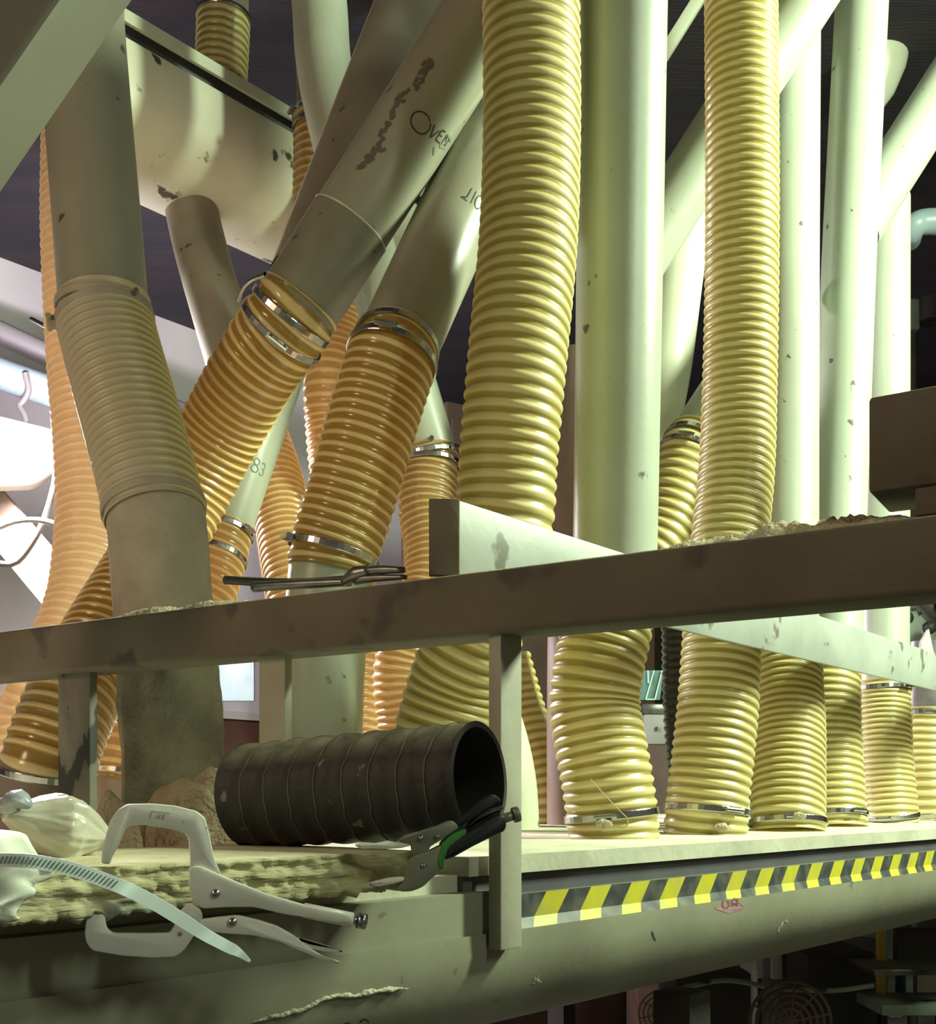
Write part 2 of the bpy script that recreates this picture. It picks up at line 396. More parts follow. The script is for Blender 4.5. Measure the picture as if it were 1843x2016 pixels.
# ================================================================== MAIN MANIFOLD
man = empty('dust_manifold', LP(.8, -.6, -.1), 'long olive grey collecting trough with black and yellow striped tape along its front', 'duct')
extrude_profile('deck', [(0, 0), (0, -.025), (-.012, -.025), (-1.8, -.025), (-1.8, 0)], -.1, 4.2, DECK, man, n=30)
extrude_profile('deck', [(-.02, -.0235), (-.02, -.045), (-1.8, -.045), (-1.8, -.0235)], -1.5, -.1, DECK, man, n=12)
extrude_profile('recess_strip', [(-.011, -.025), (-.011, -.054), (-.03, -.054), (-.03, -.025)], -.1, 4.2, RECESS, man)
extrude_profile('recess_strip', [(.007, -.045), (.007, -.108), (-.02, -.108), (-.02, -.045)], -1.5, -.062, BODY, man)
bp = [(-.008, -.054), (-.007, -.0865), (.006, -.103)]
R = .16
for i in range(0, 19):
    a = math.radians(8-i*11); bp.append((-.146+R*math.cos(a), -.1175+R*math.sin(a)*.86))
bp = bp[:-1]+[(-.30, -.054)]
extrude_profile('trough_body', bp, -1.5, 4.2, BODY, man, n=20)
tp = [(-.0068, -.0545), (-.0058, -.0868), (.0072, -.1034)]
extrude_profile('hazard_tape', tp, -.03, 4.2, TAPE, man, n=120, closed=False, uvp=(.1083, .072), smooth=False)
for t in (-1.2, .7, 2.4, 4.0):
    c = LP(t, -.16, 0)
    boxobj('leg', (c.x, c.y, (c.z-.29)/2), D*.04, N*.04, UP*((c.z-.29)/2-.001), MACH, man)
    c = LP(t, -1.7, 0)
    boxobj('leg', (c.x, c.y, (c.z-.03)/2), D*.04, N*.04, UP*((c.z-.03)/2-.001), MACH, man)
# marks on the body
from mathutils.bvhtree import BVHTree
def bvh_of(parts):
    vs, fs = [], []
    for o in parts:
        b0 = len(vs); L0 = absl(o)
        vs += [(v.co+L0) for v in o.data.vertices]; fs += [tuple(b0+i for i in p.vertices) for p in o.data.polygons]
    return BVHTree.FromPolygons(vs, fs)
TB = bvh_of([c for c in COL.objects if c.parent == man and c.type == 'MESH'])
def hit(px, py, off=.0012):
    d = Vector(((px-CX)/F, 1.0, (HY-py)/F)).normalized(); c = Vector((0, 0, ZC))
    h = TB.ray_cast(c, d)
    return h[0]-d*off if h[0] else P(px, py, 1.5)
def mark(name, strokes, w, m, parent):
    vs, fs = [], []
    for st in strokes:
        for (x0, y0), (x1, y1) in zip(st, st[1:]):
            l = math.hypot(x1-x0, y1-y0) or 1; nx, ny = -(y1-y0)/l*w/2, (x1-x0)/l*w/2; b0 = len(vs)
            vs += [hit(x0+nx, y0+ny)[:], hit(x1+nx, y1+ny)[:], hit(x1-nx, y1-ny)[:], hit(x0-nx, y0-ny)[:]]; fs.append((b0, b0+1, b0+2, b0+3))
    return mesh_np(name, vs, fs, m, parent, smooth=False)
# red smudge with two blurred characters
ring = [hit(1436+27*math.cos(a)*(1+.12*math.sin(3*a)), 1784+13*math.sin(a)*(1+.1*math.cos(4*a)), .0010)[:] for a in [i*2*math.pi/28 for i in range(28)]]
mesh_np('paint_smudge', ring, [tuple(range(28))], PINK, man, smooth=False)
mark('painted_characters', [arc(1429, 1780, 6.5, 8.5, 0, 360, 14), arc(1447, 1775, 6, 6, 0, 360, 12), arc(1447, 1784, 6, 5, 180, 360, 8)], 3.5, REDW, man)
mark('marker_writing', [arc(718, 2014, 8, 7, 180, 360, 8), [(677, 2016), (690, 2014)]], 3, INK, man)
mark('scratch', [[(1284, 1834), (1287, 1844), (1291, 1852)]], 3, INK, man)
mark('dust_flake', [[(1532, 1836), (1538, 1822), (1544, 1812), (1552, 1814)]], 5, COB, man)
mark('dust_flake', [[(1060, 1920), (1050, 1938)], [(1052, 1925), (1066, 1936)]], 6, COB, man)
# fluffy strand of dust hanging on the left face
cp = [hit(x, y, .004) for x, y in ((497, 2012), (545, 2000), (600, 1985), (650, 1962), (700, 1960), (730, 1953), (770, 1948), (805, 1946))]
q, ss = spline(cp, .004)
rr = np.array([.0022+.0030*abs(noise.noise(Vector((s*28, 0, 3)))) for s in ss])*np.interp(ss, [0, .03, ss[-1]-.03, ss[-1]], [.3, 1, 1, .3])
v, f, _ = tube_arrays(q, ss, rr, 8)
v = v+np.array([[noise.noise(Vector(p)*90)*.002 for _ in range(3)] for p in v])
tag(mesh_np('dust_strand', v, f, COB, None), 'fuzzy grey strand of dust hanging across the lower left trough face', 'dust', kind='thing')

# ================================================================== GUARD RAIL (beam, posts)
BD = Vector((-.85, .53, 0)).normalized(); BN = Vector((-BD.y, BD.x, 0))*-1     # BN points away from the viewer
if BN.y < 0: BN = -BN
B0 = P(990, 1570, 1.40); ZT, ZB = ZC+.288, ZC+.207
guard = empty('guard_rail', Vector((B0.x, B0.y, O.z)), 'dark dusty steel beam on posts crossing in front of all the hoses', 'railing', kind='thing')
def beam_pt(px, z=0, back=0):
    n = Vector((-BN.x, -BN.y, 0)); p = onplane(px, HY, B0, n); return Vector((p.x, p.y, z))+BN*back
bw = .075
c = B0+BD*.22+BN*(bw/2); c.z = (ZT+ZB)/2
bm = bmesh.new(); box(bm, c, BD*1.15, BN*(bw/2), UP*((ZT-ZB)/2)); bmesh.ops.recalc_face_normals(bm, faces=bm.faces)
bmesh.ops.bevel(bm, geom=bm.edges[:], offset=.007, segments=3, affect='EDGES', profile=.5)
mesh_bm('top_rail', bm, BEAM, guard, smooth=True)
# near post: flat bar standing in front of the trough
zt = ZB+.002; zb = ZC-.194
def post_box(c0, ea, eb, z0, z1, m):
    return boxobj('post', Vector((c0.x, c0.y, (z0+z1)/2)), ea, eb, UP*((z1-z0)/2), m, guard, bev=.002)
pc = LP(-.060, .027, 0); post_box(pc, D*.0215, N*.0105, zb, zt, POSTM)
for (x0, x1, m, zz) in ((92, 155, POSTD, O.z-.0225), (489, 541, POSTM, O.z-.0225)):
    a, b = beam_pt(x0, back=.03), beam_pt(x1, back=.03)
    e = (b-a)/2; post_box((a+b)/2, e, Vector((-e.y, e.x, 0)).normalized()*.008, zz, zt, m)
# sawdust lying on the beam
def ridge(label, x0, x1, h, wid, seedo, name='sawdust'):
    n, k = 70, 9; vs, fs = [], []
    for i in range(n+1):
        u = i/n; px = x0+(x1-x0)*u
        for j in range(k):
            w = j/(k-1)
            base = beam_pt(px, ZT-.002, .002+wid*w)
            e = math.sin(math.pi*min(1, max(0, u)))**.35*math.sin(math.pi*w)**.6
            z = h*e*(.55+.75*(noise.noise(Vector((px*.02+seedo, w*2, 0)))+.3)+.5*abs(noise.noise(Vector((px*.09, w*5, seedo)))))
            vs.append((base.x, base.y, base.z+max(0, z)))
    for i in range(n):
        for j in range(k-1): fs.append((i*k+j, (i+1)*k+j, (i+1)*k+j+1, i*k+j+1))
    return tag(mesh_np(name, vs, fs, SAW, None), label, 'sawdust', kind='stuff')
ridge('ridge of pale sawdust lying on the right half of the dusty beam', 1290, 1800, .019, .07, 3)
ridge('low heap of sawdust on the beam in front of the thick grey pipe', 215, 470, .016, .07, 9)
ridge('thin crumbs of sawdust on the beam beside the short upright plate', 905, 1120, .006, .07, 5)
# brown box section above the right end of the beam
a, b = beam_pt(1710), beam_pt(1990)
br = empty('steel_bracket', Vector((a.x, a.y, ZT)), 'dark brown steel box section standing above the right end of the beam', 'bracket', kind='thing')
e = (b-a)/2; mid = (a+b)/2+BN*.05
boxobj('box_section', Vector((mid.x, mid.y, ZC+(.318+.418)/2)), e, BN*.05, UP*.05, BEAM, br, bev=.004)
a2 = beam_pt(1800); e2 = (b-a2)/2; m2 = (a2+b)/2+BN*.03
boxobj('spacer', Vector((m2.x, m2.y, ZC+(.289+.318)/2)), e2, BN*.025, UP*.0144, BEAM, br, bev=.002)
# grey support rail running back along the hoses, resting on the beam
rl = empty('support_rail', P(905, 1135, 1.47), 'pale grey steel angle rail running back beside the hoses from the beam', 'rail', kind='thing')
RA, RB_ = P(905, 1570, 1.475), P(1950, 1570, 3.45)
rd = (RB_-RA).normalized(); rn = Vector((rd.y, -rd.x, 0))
zt_, zb_ = ZC+.392, ZC+.291
ln = (RB_-RA).length
c = RA+rd*(ln/2)-rn*.004; c.z = (zt_+zb_)/2
boxobj('rail_web', c, rd*(ln/2), rn*.004, UP*((zt_-zb_)/2), RAILM, rl, bev=.0015)
c = RA+rd*(ln/2)-rn*.03; c.z = zt_-.004
boxobj('rail_flange', c, rd*(ln/2), rn*.026, UP*.004, RAILM, rl, bev=.0015)
q0 = P(845, 1570, 1.475); e = (RA-q0)/2; m = (RA+q0)/2; m.z = (zt_+zb_)/2
boxobj('end_plate', m+Vector((0, -.006, 0)), e, Vector((0, .006, 0)), UP*((zt_-zb_)/2), BEAM, rl, bev=.002)

# ================================================================== PIPES AND HOSES
# --- big duct, leftmost in front
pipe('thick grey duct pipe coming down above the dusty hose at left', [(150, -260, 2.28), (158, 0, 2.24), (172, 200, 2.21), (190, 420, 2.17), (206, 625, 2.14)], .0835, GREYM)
hose('dust coated yellow hose between the two thick grey pipes at left', [(204, 592, 2.145), (209, 640, 2.14), (238, 750, 2.11), (266, 850, 2.08), (292, 950, 2.05), (307, 1022, 2.03)],
     .0905, DYEL, pitch=.0172, amp=.004, clamps=((.03, (-1, -.3, 0), .0005, False), (.085, (-1, -.3, 0), .0005), (.955, (-1, -.4, 0), .0005, False)), cm=DUSTP, cuff=(.0865, .0908))
pipe('thick pipe furred with grey dust standing behind the steel clamp', [(305, 1000, 2.035), (312, 1060, 2.03), (318, 1150, 2.03), (332, 1330, 2.03), (342, 1500, 2.03), (345, 1684, 2.03)], .0885, DUSTP)
o = COL.objects[-1]
fz = tube('dust_layer', pp([(330, 1315, 2.03), (336, 1400, 2.03), (342, 1500, 2.03), (345, 1640, 2.03)]), [.091, .0935, .0905, .0925, .091], FUZZ, o, seg=60, ds=.006)
for v in fz.data.vertices:
    w = v.co*45; v.co += Vector((noise.noise(w), noise.noise(w+V(9, 0, 0)), 0))*.0022
# --- pale hose behind at far left
hose('pale lit hose at the far left edge behind the thick duct', [(156, -100, 2.95), (153, 60, 2.95), (151, 250, 2.95), (149, 450, 2.93), (160, 690, 2.9), (174, 850, 2.85), (181, 990, 2.8), (176, 1100, 2.75), (160, 1200, 2.7), (100, 1345, 2.62), (62, 1440, 2.6), (40, 1640, 2.55)],
     .0875, PALEH, pitch=.0238)
# --- OVEN duct and its hose
DA, DB = P(588, 603, 2.25), P(1030, -90, 2.2)
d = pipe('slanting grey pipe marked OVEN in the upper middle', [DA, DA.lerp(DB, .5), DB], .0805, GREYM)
tube('sleeve', [DA.lerp(DB, -.01), DA.lerp(DB, .12), DA.lerp(DB, .235)], .083, mat('dark_sleeve_paint', (.25, .24, .175), (.19, .18, .13), scale=9, rough=.5, spots=(.1, .09, .06), spot_scale=25, spot_cut=.66), d)
tube('seam_sealant', [DA.lerp(DB, .233), DA.lerp(DB, .236), DA.lerp(DB, .239)], [.0832, .0842, .0812], PALE, d, ds=.0012)
Lr = (DB-DA).length
ox, rw = .0, .0805
S1 = [arc(0, 0, .0205, .0185, 50, 402, 20), [(.024, .014), (.031, -.012), (.040, .008)], [(.054, .012), (.044, .012), (.043, -.010), (.054, -.012)], [(.043, .001), (.052, .001)],
      [(.060, -.012), (.061, .010), (.074, -.012), (.075, .008)]]
S1 = [[(x, y+.38*max(0, x-.015)) for x, y in st] for st in S1]
def facing(A, B, px, py):       # angle around the pipe axis under pixel
    ax = (B-A).normalized(); ref = Vector((0, -1, 0)); e1 = (ref-ax*ref.dot(ax)).normalized(); e2 = ax.cross(e1)
    best = None
    for k in range(721):
        a = -math.pi/2+math.pi*k/720
        for s in np.linspace(0, (B-A).length, 200):
            p = A+ax*s+(e1*math.cos(a)+e2*math.sin(a))*.0805
            qx, qy = CX+p.x/p.y*F, HY-(p.z-ZC)/p.y*F
            dd = (qx-px)**2+(qy-py)**2
            if best is None or dd < best[0]: best = (dd, a, s)
        
    return best[1], best[2]
a0, s0 = facing(DA, DB, 827, 243)
e2y = ((DB-DA).normalized()).cross(Vector((0, -1, 0)))
sg = 1 if e2y.x > 0 else -1
def flip(st): return [[(sg*x, y) for x, y in s] for s in st]
writing(d, DA, DB, .0805, s0, a0, flip(S1), .0024)
writing(d, DA, DB, .0805, s0, a0, flip([[(.056, .004), (.078, .022)], [(.060, .0), (.082, .012)], [(.066, .028), (.086, .03)], [(.05, -.01), (.06, -.02)]]), .005, INKS, 'ink_smear')
a1, s1 = facing(DA, DB, 800, 190)
dirt = []
rng = random.Random(4)
for k in range(70):
    y = rng.uniform(-.17, .08); x = rng.gauss(.004*math.sin(y*40), .0045*(1.2-abs(y+.04)*4)); a_ = rng.uniform(.9, 2.2); l_ = rng.uniform(.006, .014); dirt.append([(x, y), (x+l_*math.cos(a_), y+l_*math.sin(a_))])
writing(d, DA, DB, .0805, s1, a1, flip(dirt), .0065, mat('greasy_dirt', (.12, .10, .08), rough=.7), 'dirt_smear')
tube('branch_pipe', pp([(602, 560, 2.32), (622, 500, 2.4), (700, 286, 2.55), (800, 20, 2.72), (880, -190, 2.85)]), .078, GREYD, d)
hose('amber hose slanting down from the OVEN pipe to the lower left', [(595, 591, 2.248), (580, 614, 2.252), (553, 654, 2.27), (510, 715, 2.31), (430, 857, 2.4), (360, 990, 2.43), (288, 1123, 2.38), (208, 1258, 2.26), (141, 1385, 2.16), (100, 1490, 2.12), (90, 1540, 2.12)],
     .0875, AMB, pitch=.0215, clamps=((.03, None, .0005, False), (.06, (.6, -.8, .3), .001), (.985, None, .001, False)), cuff=(.0848, None))
pipe('short brown collar pipe at lower left under the slanting hose', [(93, 1505, 2.12), (86, 1560, 2.12), (80, 1672, 2.12)], .0885, BROWN)
# --- second slanting duct with its hose
EA, EB = P(781, 682, 2.2), P(1114, -40, 2.5)
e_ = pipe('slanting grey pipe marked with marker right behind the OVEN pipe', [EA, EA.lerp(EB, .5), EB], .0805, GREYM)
a0, s0 = facing(EA, EB, 930, 385)
writing(e_, EA, EB, .0805, s0, a0, flip([[(-.006, .016), (-.008, -.010), (-.018, -.014), (-.004, -.017)], [(.004, .016), (.004, -.016)], arc(.018, 0, .008, .016, 0, 360, 14)]), .0018)
a0, s0 = facing(EA, EB, 783, 640)
ax = (EB-EA).normalized()
screw(e_, P(783, 640, 2.115), (0, -1, .2))
hose('short yellow hose clamped at both ends in the centre', [(784, 672, 2.2), (770, 712, 2.18), (742, 800, 2.17), (713, 900, 2.16), (684, 1000, 2.16), (657, 1088, 2.16), (650, 1125, 2.16)],
     .0875, AMB, pitch=.0205, clamps=((.035, None, .001, False), (.095, (-.1, -1, .1), .0015), (.925, (-1, -.5, 0), .001)), cuff=(.083, .084))
pipe('grey vertical pipe under the short clamped hose, left of the bright hose', [(655, 1095, 2.17), (648, 1160, 2.17), (636, 1310, 2.17), (630, 1460, 2.17), (628, 1669, 2.17)], .0815)
# --- thin pipe marked 83 behind
FA, FB = P(433, 1052, 3.0), P(640, 450, 3.15)
f_ = pipe('grey pipe marked 83 slanting behind the amber hose', [FA, FA.lerp(FB, .5), FB], .078)
a0, s0 = facing(FA, FB, 505, 915)
writing(f_, FA, FB, .078, s0, a0, flip([arc(0, .011, .008, .009, 0, 360, 12), arc(0, -.009, .010, .010, 0, 360, 12), arc(.022, .010, .007, .008, 150, -80, 8), arc(.022, -.007, .008, .009, 90, -140, 8)]), .003, INKS)
hose('thin hose under the pipe marked 83 behind the thick pipe', [(438, 1036, 3.0), (424, 1090, 2.98), (394, 1190, 2.94), (340, 1310, 2.88), (292, 1420, 2.82), (258, 1490, 2.78), (243, 1548, 2.76)], .0835, ORG,
     pitch=.025, clamps=((.02, (1, -.5, 0), .001), (.12, None, .001, False), (.97, None, .001, False)))
pipe('short brown collar pipe between the left post and the thick pipe', [(247, 1535, 2.77), (241, 1570, 2.76), (236, 1650, 2.76)], .085, BROWN)
# --- bent pipe from the upper trough and its hose
pipe('brownish bent pipe dropping below the upper trough at left', [(368, 270, 3.9), (372, 370, 3.86), (390, 470, 3.8), (438, 640, 3.7), (496, 830, 3.6)], .09, GREYD)
hose('amber hose left of the short clamped hose, ending at the beam', [(494, 815, 3.6), (526, 900, 3.55), (556, 1010, 3.45), (572, 1100, 3.35), (586, 1190, 3.25), (590, 1300, 3.2), (592, 1638, 3.2)], .0905, ORG, pitch=.027)
# --- pale bent pipe, top centre, with clamp and hose
h_ = pipe('pale grey bent pipe at top centre, lower end clamped to a hose', [(622, -60, 3.3), (630, 20, 3.3), (638, 130, 3.3), (664, 260, 3.3), (735, 530, 3.3), (800, 740, 3.3), (845, 892, 3.3)], .0815)
screw(h_, P(850, 862, 3.212), (0, -1, 0), .008)
hose('hose with a shiny clamp behind the short upright plate', [(842, 882, 3.3), (846, 915, 3.3), (842, 1000, 3.28), (852, 1080, 3.25), (850, 1150, 3.22), (826, 1220, 3.2), (797, 1300, 3.2), (793, 1360, 3.2), (802, 1440, 3.2), (806, 1625, 3.2)], .0845, ORG, pitch=.0225,
     clamps=((.02, (1, -.6, 0), .001), (.045, (.6, -1, 0), .0015, False)), cuff=(.0835, None))
# --- pipe behind the OVEN pipe with a dark amber hose
pipe('dark pipe hidden behind the OVEN pipe', [(862, -60, 3.85), (770, 240, 3.86), (716, 470, 3.86), (702, 570, 3.84)], .088, GREYD)
hose('dark amber hose behind the short clamped hose', [(706, 545, 3.84), (690, 610, 3.8), (658, 740, 3.64), (660, 850, 3.64), (674, 1000, 3.64), (688, 1200, 3.64), (694, 1350, 3.64), (692, 1627, 3.64)], .0955, ORG, pitch=.0265)
pipe('dark upright pipe above the short amber hose under the upper trough', [(632, -90, 3.6), (632, 100, 3.6), (632, 245, 3.6)], .08, BROWN)
hose('short amber hose hanging in front of the upper trough end', [(632, 225, 3.6), (632, 330, 3.6), (630, 430, 3.6), (628, 480, 3.6)], .0885, ORG, pitch=.0265, clamps=((.03, (-1, -.5, 0), .001), (.12, None, .001, False)))
# --- near yellow hose in the middle
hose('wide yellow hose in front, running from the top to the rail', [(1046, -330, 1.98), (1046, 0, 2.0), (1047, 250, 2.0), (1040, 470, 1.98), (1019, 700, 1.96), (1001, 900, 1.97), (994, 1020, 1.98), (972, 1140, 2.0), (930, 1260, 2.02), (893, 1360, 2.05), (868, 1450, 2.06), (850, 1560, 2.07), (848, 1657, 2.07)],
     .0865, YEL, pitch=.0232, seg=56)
# --- vertical pipe and its crooked hose
pipe('wide glossy grey vertical pipe right of the wide yellow hose', [(1234, -300, 2.05), (1228, -60, 2.06), (1220, 500, 2.11), (1211, 1080, 2.17), (1206, 1215, 2.17)], .0815)
j_ = hose('crooked yellow hose standing on the deck with a loose wire on its clamp', [(1204, 1175, 2.165), (1194, 1240, 2.16), (1177, 1320, 2.15), (1171, 1390, 2.15), (1180, 1455, 2.14), (1194, 1530, 2.13), (1204, 1600, 2.13), (1209, 1655, 2.13)],
          .0865, YEL, pitch=.0205, amp=.005, seg=56, clamps=((.9, (-.25, -1, 0), .001),))
tube('wire', pp([(1162, 1534, 2.02), (1195, 1570, 2.03), (1218, 1594, 2.035), (1235, 1612, 2.04), (1232, 1628, 2.04), (1205, 1634, 2.035), (1185, 1637, 2.035)]), .0011, mat('wire_brass', (.4, .36, .2), rough=.4), j_, seg=6, ds=.005)
screw(COL.objects[[o.name for o in COL.objects].index('duct_pipe')], P(268, 572, 2.08), (.3, -1, 0))
# --- second yellow hose
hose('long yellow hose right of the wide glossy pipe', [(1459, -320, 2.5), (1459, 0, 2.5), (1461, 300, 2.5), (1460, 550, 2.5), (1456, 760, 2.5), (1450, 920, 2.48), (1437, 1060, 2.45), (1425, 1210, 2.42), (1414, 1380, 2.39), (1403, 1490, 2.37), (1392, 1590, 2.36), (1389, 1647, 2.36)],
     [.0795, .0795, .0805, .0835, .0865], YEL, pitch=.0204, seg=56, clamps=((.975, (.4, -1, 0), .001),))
# --- slanting duct behind it
pipe('pale slanting pipe crossing behind the long yellow hose', [(1240, 537, 2.78), (1385, 312, 2.77), (1500, 133, 2.76), (1600, -22, 2.75), (1720, -208, 2.75)], .0725)
pipe('pale green pipe with dark stains beside the wide glossy pipe', [(1520, 90, 3.38), (1440, 225, 3.36), (1376, 345, 3.33), (1336, 500, 3.3), (1304, 730, 3.26), (1268, 900, 3.32), (1222, 1060, 3.38), (1190, 1250, 3.4), (1186, 1620, 3.4)], .083, PALE)
a, b = P(1420, -72, 3.9), P(1180, 310, 3.9)
ax = (b-a).normalized(); sdv = ax.cross(V(0, -1, 0)).normalized()
tag(boxobj('angle_bar', (a+b)/2, ax*((b-a).length/2), sdv*.02, V(0, .02, 0), PALE, None, bev=.003), 'narrow pale angle bar slanting behind the top of the wide glossy pipe', 'bar')
# --- short hose with clamps between them
pipe('grey stub pipe above the short green tinged hose', [(1352, 892, 2.98), (1400, 815, 3.02), (1480, 690, 3.1), (1560, 560, 3.2)], .07, GREY)
hose('short hose with two clamps between the glossy pipe and yellow hose', [(1372, 862, 2.97), (1356, 895, 2.95), (1334, 965, 2.93), (1300, 1060, 2.92), (1250, 1140, 2.92), (1198, 1255, 2.9), (1184, 1350, 2.9), (1184, 1629, 2.88)], .078, YEL, pitch=.026,
     clamps=((.03, None, .001, False), (.055, (-.3, -1, .2), .001)))
# --- row of three pipes at right
pipe('pale vertical pipe directly right of the long yellow hose', [(1553, -300, 2.98), (1551, 60, 2.96), (1547, 600, 2.9), (1544, 1200, 2.8), (1545, 1300, 2.76)], .084)
hose('yellow hose on the deck, third from the crooked one', [(1546, 1272, 2.75), (1549, 1330, 2.72), (1553, 1430, 2.67), (1552, 1530, 2.62), (1551, 1600, 2.59), (1552, 1641, 2.58)],   .0845, YEL, pitch=.018,
     clamps=((.03, (.6, -1, 0), .001), (.95, (-.1, -1, 0), .001)))
pipe('pale leaning pipe, second of the row right of the yellow hose', [(1703, -120, 3.34), (1697, 0, 3.32), (1682, 300, 3.28), (1672, 500, 3.25), (1660, 800, 3.2), (1652, 1000, 3.16), (1645, 1180, 3.12), (1640, 1310, 3.08)], .0765)
hose('greenish yellow hose on the deck, fourth from the crooked one', [(1640, 1290, 3.08), (1633, 1340, 3.06), (1634, 1450, 3.03), (1640, 1550, 3.0), (1645, 1631, 2.98)], .0825, YEL, pitch=.0202,
     clamps=((.03, (.6, -1, 0), .001), (.93, (.4, -1, 0), .001)))
po_ = pipe('pale vertical pipe, rightmost of the row', [(1742, 395, 3.66), (1741, 600, 3.62), (1740, 900, 3.56), (1738, 1250, 3.48), (1737, 1370, 3.46)], .0795)
tube('branch_pipe', pp([(1684, 454, 3.45), (1735, 372, 3.46), (1790, 286, 3.48), (1850, 192, 3.5), (1930, 66, 3.54)]), .0795, GREY, po_)
hose('green tinged hose on the deck under the rightmost pipe', [(1736, 1345, 3.46), (1738, 1400, 3.45), (1742, 1500, 3.42), (1750, 1590, 3.4), (1753, 1624, 3.4)], .0835, YEL, pitch=.0172,
     clamps=((.05, (.6, -1, 0), .001), (.94, (-.6, -1, 0), .001)))
pipe('short dark pipe at the right edge below the pale rail', [(1828, 1270, 3.75), (1826, 1340, 3.74), (1824, 1412, 3.73)], .078, mat('dark_pipe_paint', (.10, .09, .09), (.16, .14, .14), scale=20, rough=.35))
hose('yellow hose on the deck at the right edge of the picture', [(1824, 1398, 3.73), (1822, 1480, 3.72), (1824, 1560, 3.7), (1828, 1618, 3.7)], .083, YEL, pitch=.026, clamps=((.04, None, .001, False), (.93, (.2, -1, 0), .001)))
# --- things seen between
hose('black ribbed hose in the gap behind the two yellow hoses', [(1346, 1195, 3.06), (1349, 1260, 3.06), (1352, 1400, 3.04), (1366, 1560, 3.02), (1370, 1629, 3.02)], .063, BLKH, pitch=.021, group='black ribbed hoses')
pipe('brown vertical pipe close behind the crooked yellow hose', [(1134, 700, 3.15), (1134, 1150, 3.15), (1132, 1400, 3.15), (1132, 1626, 3.15)], .079, mat('pinkish_pipe_paint', (.30, .22, .20), (.24, .17, .15), rough=.5))
pipe('pale green bent pipe right behind the middle post', [(880, 1240, 2.82), (925, 1330, 2.8), (968, 1430, 2.78), (992, 1530, 2.76), (1000, 1634, 2.76)], .0785, PALE)
hose('green lit hose behind the bent pipe and middle post', [(990, 1300, 3.35), (1015, 1390, 3.34), (1040, 1470, 3.32), (1066, 1560, 3.3), (1074, 1624, 3.3)], .0845, YEL, pitch=.026)

# ================================================================== UPPER TROUGH
OU = P(240, 12, 3.4)
ut = empty('upper_trough', LP(.4, -.4, -.5, OU), 'pale overhead trough with a flange along its top at upper left', 'duct')
k = 3.4/2.6
T0_, T1_ = .008, 1.6
extrude_profile('flange', [(0, 0), (0, -.03*k), (-.012, -.03*k), (-.012, -.01), (-.44, -.01), (-.44, 0)], T0_, T1_, PALE, ut, o=OU)
extrude_profile('recess_strip', [(-.05, -.01), (-.05, -.075*k), (-.08, -.075*k), (-.08, -.01)], T0_, T1_, RECESS, ut, o=OU)
pr = [(-.03, -.058*k), (-.005, -.064*k), (0, -.08*k), (0, -.19)]
for i in range(1, 19):
    a = math.radians(-i*10); pr.append((-.22+.22*math.cos(a), -.19+.22*math.sin(a)))
pr += [(-.44, -.058*k)]
extrude_profile('trough_body', pr, T0_, T1_, PALEP, ut, o=OU)
for t in (.06, 1.5):
    c = LP(t, -.22, 0, OU); z1 = ZC+2.9
    tube('hanger_rod', [c, Vector((c.x, c.y, z1))], .012, DSTEEL, ut, seg=10)
hose('short yellow hose standing on top of the upper trough', [(440, 30, 3.95), (438, 90, 3.95), (434, 160, 3.95)], .092, YEL, pitch=.0265, clamps=((.04, None, .001, False),))
pipe('dark pipe above the short yellow hose on the upper trough', [(442, -160, 4.0), (441, -40, 4.0), (440, 50, 4.0)], .088, BROWN)
# slanting duct crossing the upper left corner, close to the viewer
a, b = P(-330, 470, 1.42), P(300, -430, 1.5)
ax = (b-a).normalized(); vn = Vector((0, -1, 0)); vn = (vn-ax*vn.dot(ax)).normalized(); sd = ax.cross(vn)
if sd.x > 0: sd = -sd
hw = .10
c = (a+b)/2
ed = onplane(100, 142, Vector((0, 1.45, 0)), Vector((0, 1, 0)))
c = ed+sd*hw
tag(boxobj('square_duct', c+ax*.36, ax*1.2, sd*hw, vn*.06, mat('duct_paint', (.17, .165, .125), (.145, .14, .105), scale=4, rough=.55, bump=.05), None, bev=.012),
    'big flat sided grey duct cutting across the upper left corner', 'duct')

# ================================================================== ROOM
WP = P(0, 1570, 6.0)
def WL(t, z, u=0): p = WP+D*t+N*u; return Vector((p.x, p.y, z))
def quad(name, pts, m, th, nrm, kind='structure'):
    bm = bmesh.new(); vs = [bm.verts.new(p) for p in pts]; f = bm.faces.new(vs)
    r = bmesh.ops.extrude_face_region(bm, geom=[f]); bmesh.ops.translate(bm, verts=[v for v in r['geom'] if isinstance(v, bmesh.types.BMVert)], vec=Vector(nrm)*th)
    bmesh.ops.recalc_face_normals(bm, faces=bm.faces)
    o = mesh_bm(name, bm, m); o['kind'] = kind; return o
ZCE = ZC+2.9
quad('wall_left', [WL(-6, ZC+.55), WL(3.2, ZC+.55), WL(3.2, ZCE), WL(-6, ZCE)], WALLM, .1, -N)
quad('trim_1', [WL(-6, ZC+.50, .02), WL(3.2, ZC+.50, .02), WL(3.2, ZC+.55, .02), WL(-6, ZC+.55, .02)], WHITEP, .11, -N)
quad('wall_lower', [WL(-6, 0), WL(3.2, 0), WL(3.2, ZC+.5), WL(-6, ZC+.5)], WOODB, .1, -N)
quad('wall_back', [WL(3.2, 0), WL(9, 0), WL(9, ZCE), WL(3.2, ZCE)], WALLD, .1, -N)
c9 = WL(9, 0)
quad('wall_right', [c9, c9+N*9, c9+N*9+UP*ZCE, c9+UP*ZCE], WALLD, .1, D)
a, b, c_, d_ = WL(-6, 0), WL(9, 0), WL(9, 0)+N*9, WL(-6, 0)+N*9
quad('floor', [a, b, c_, d_], FLOORM, .1, -UP)
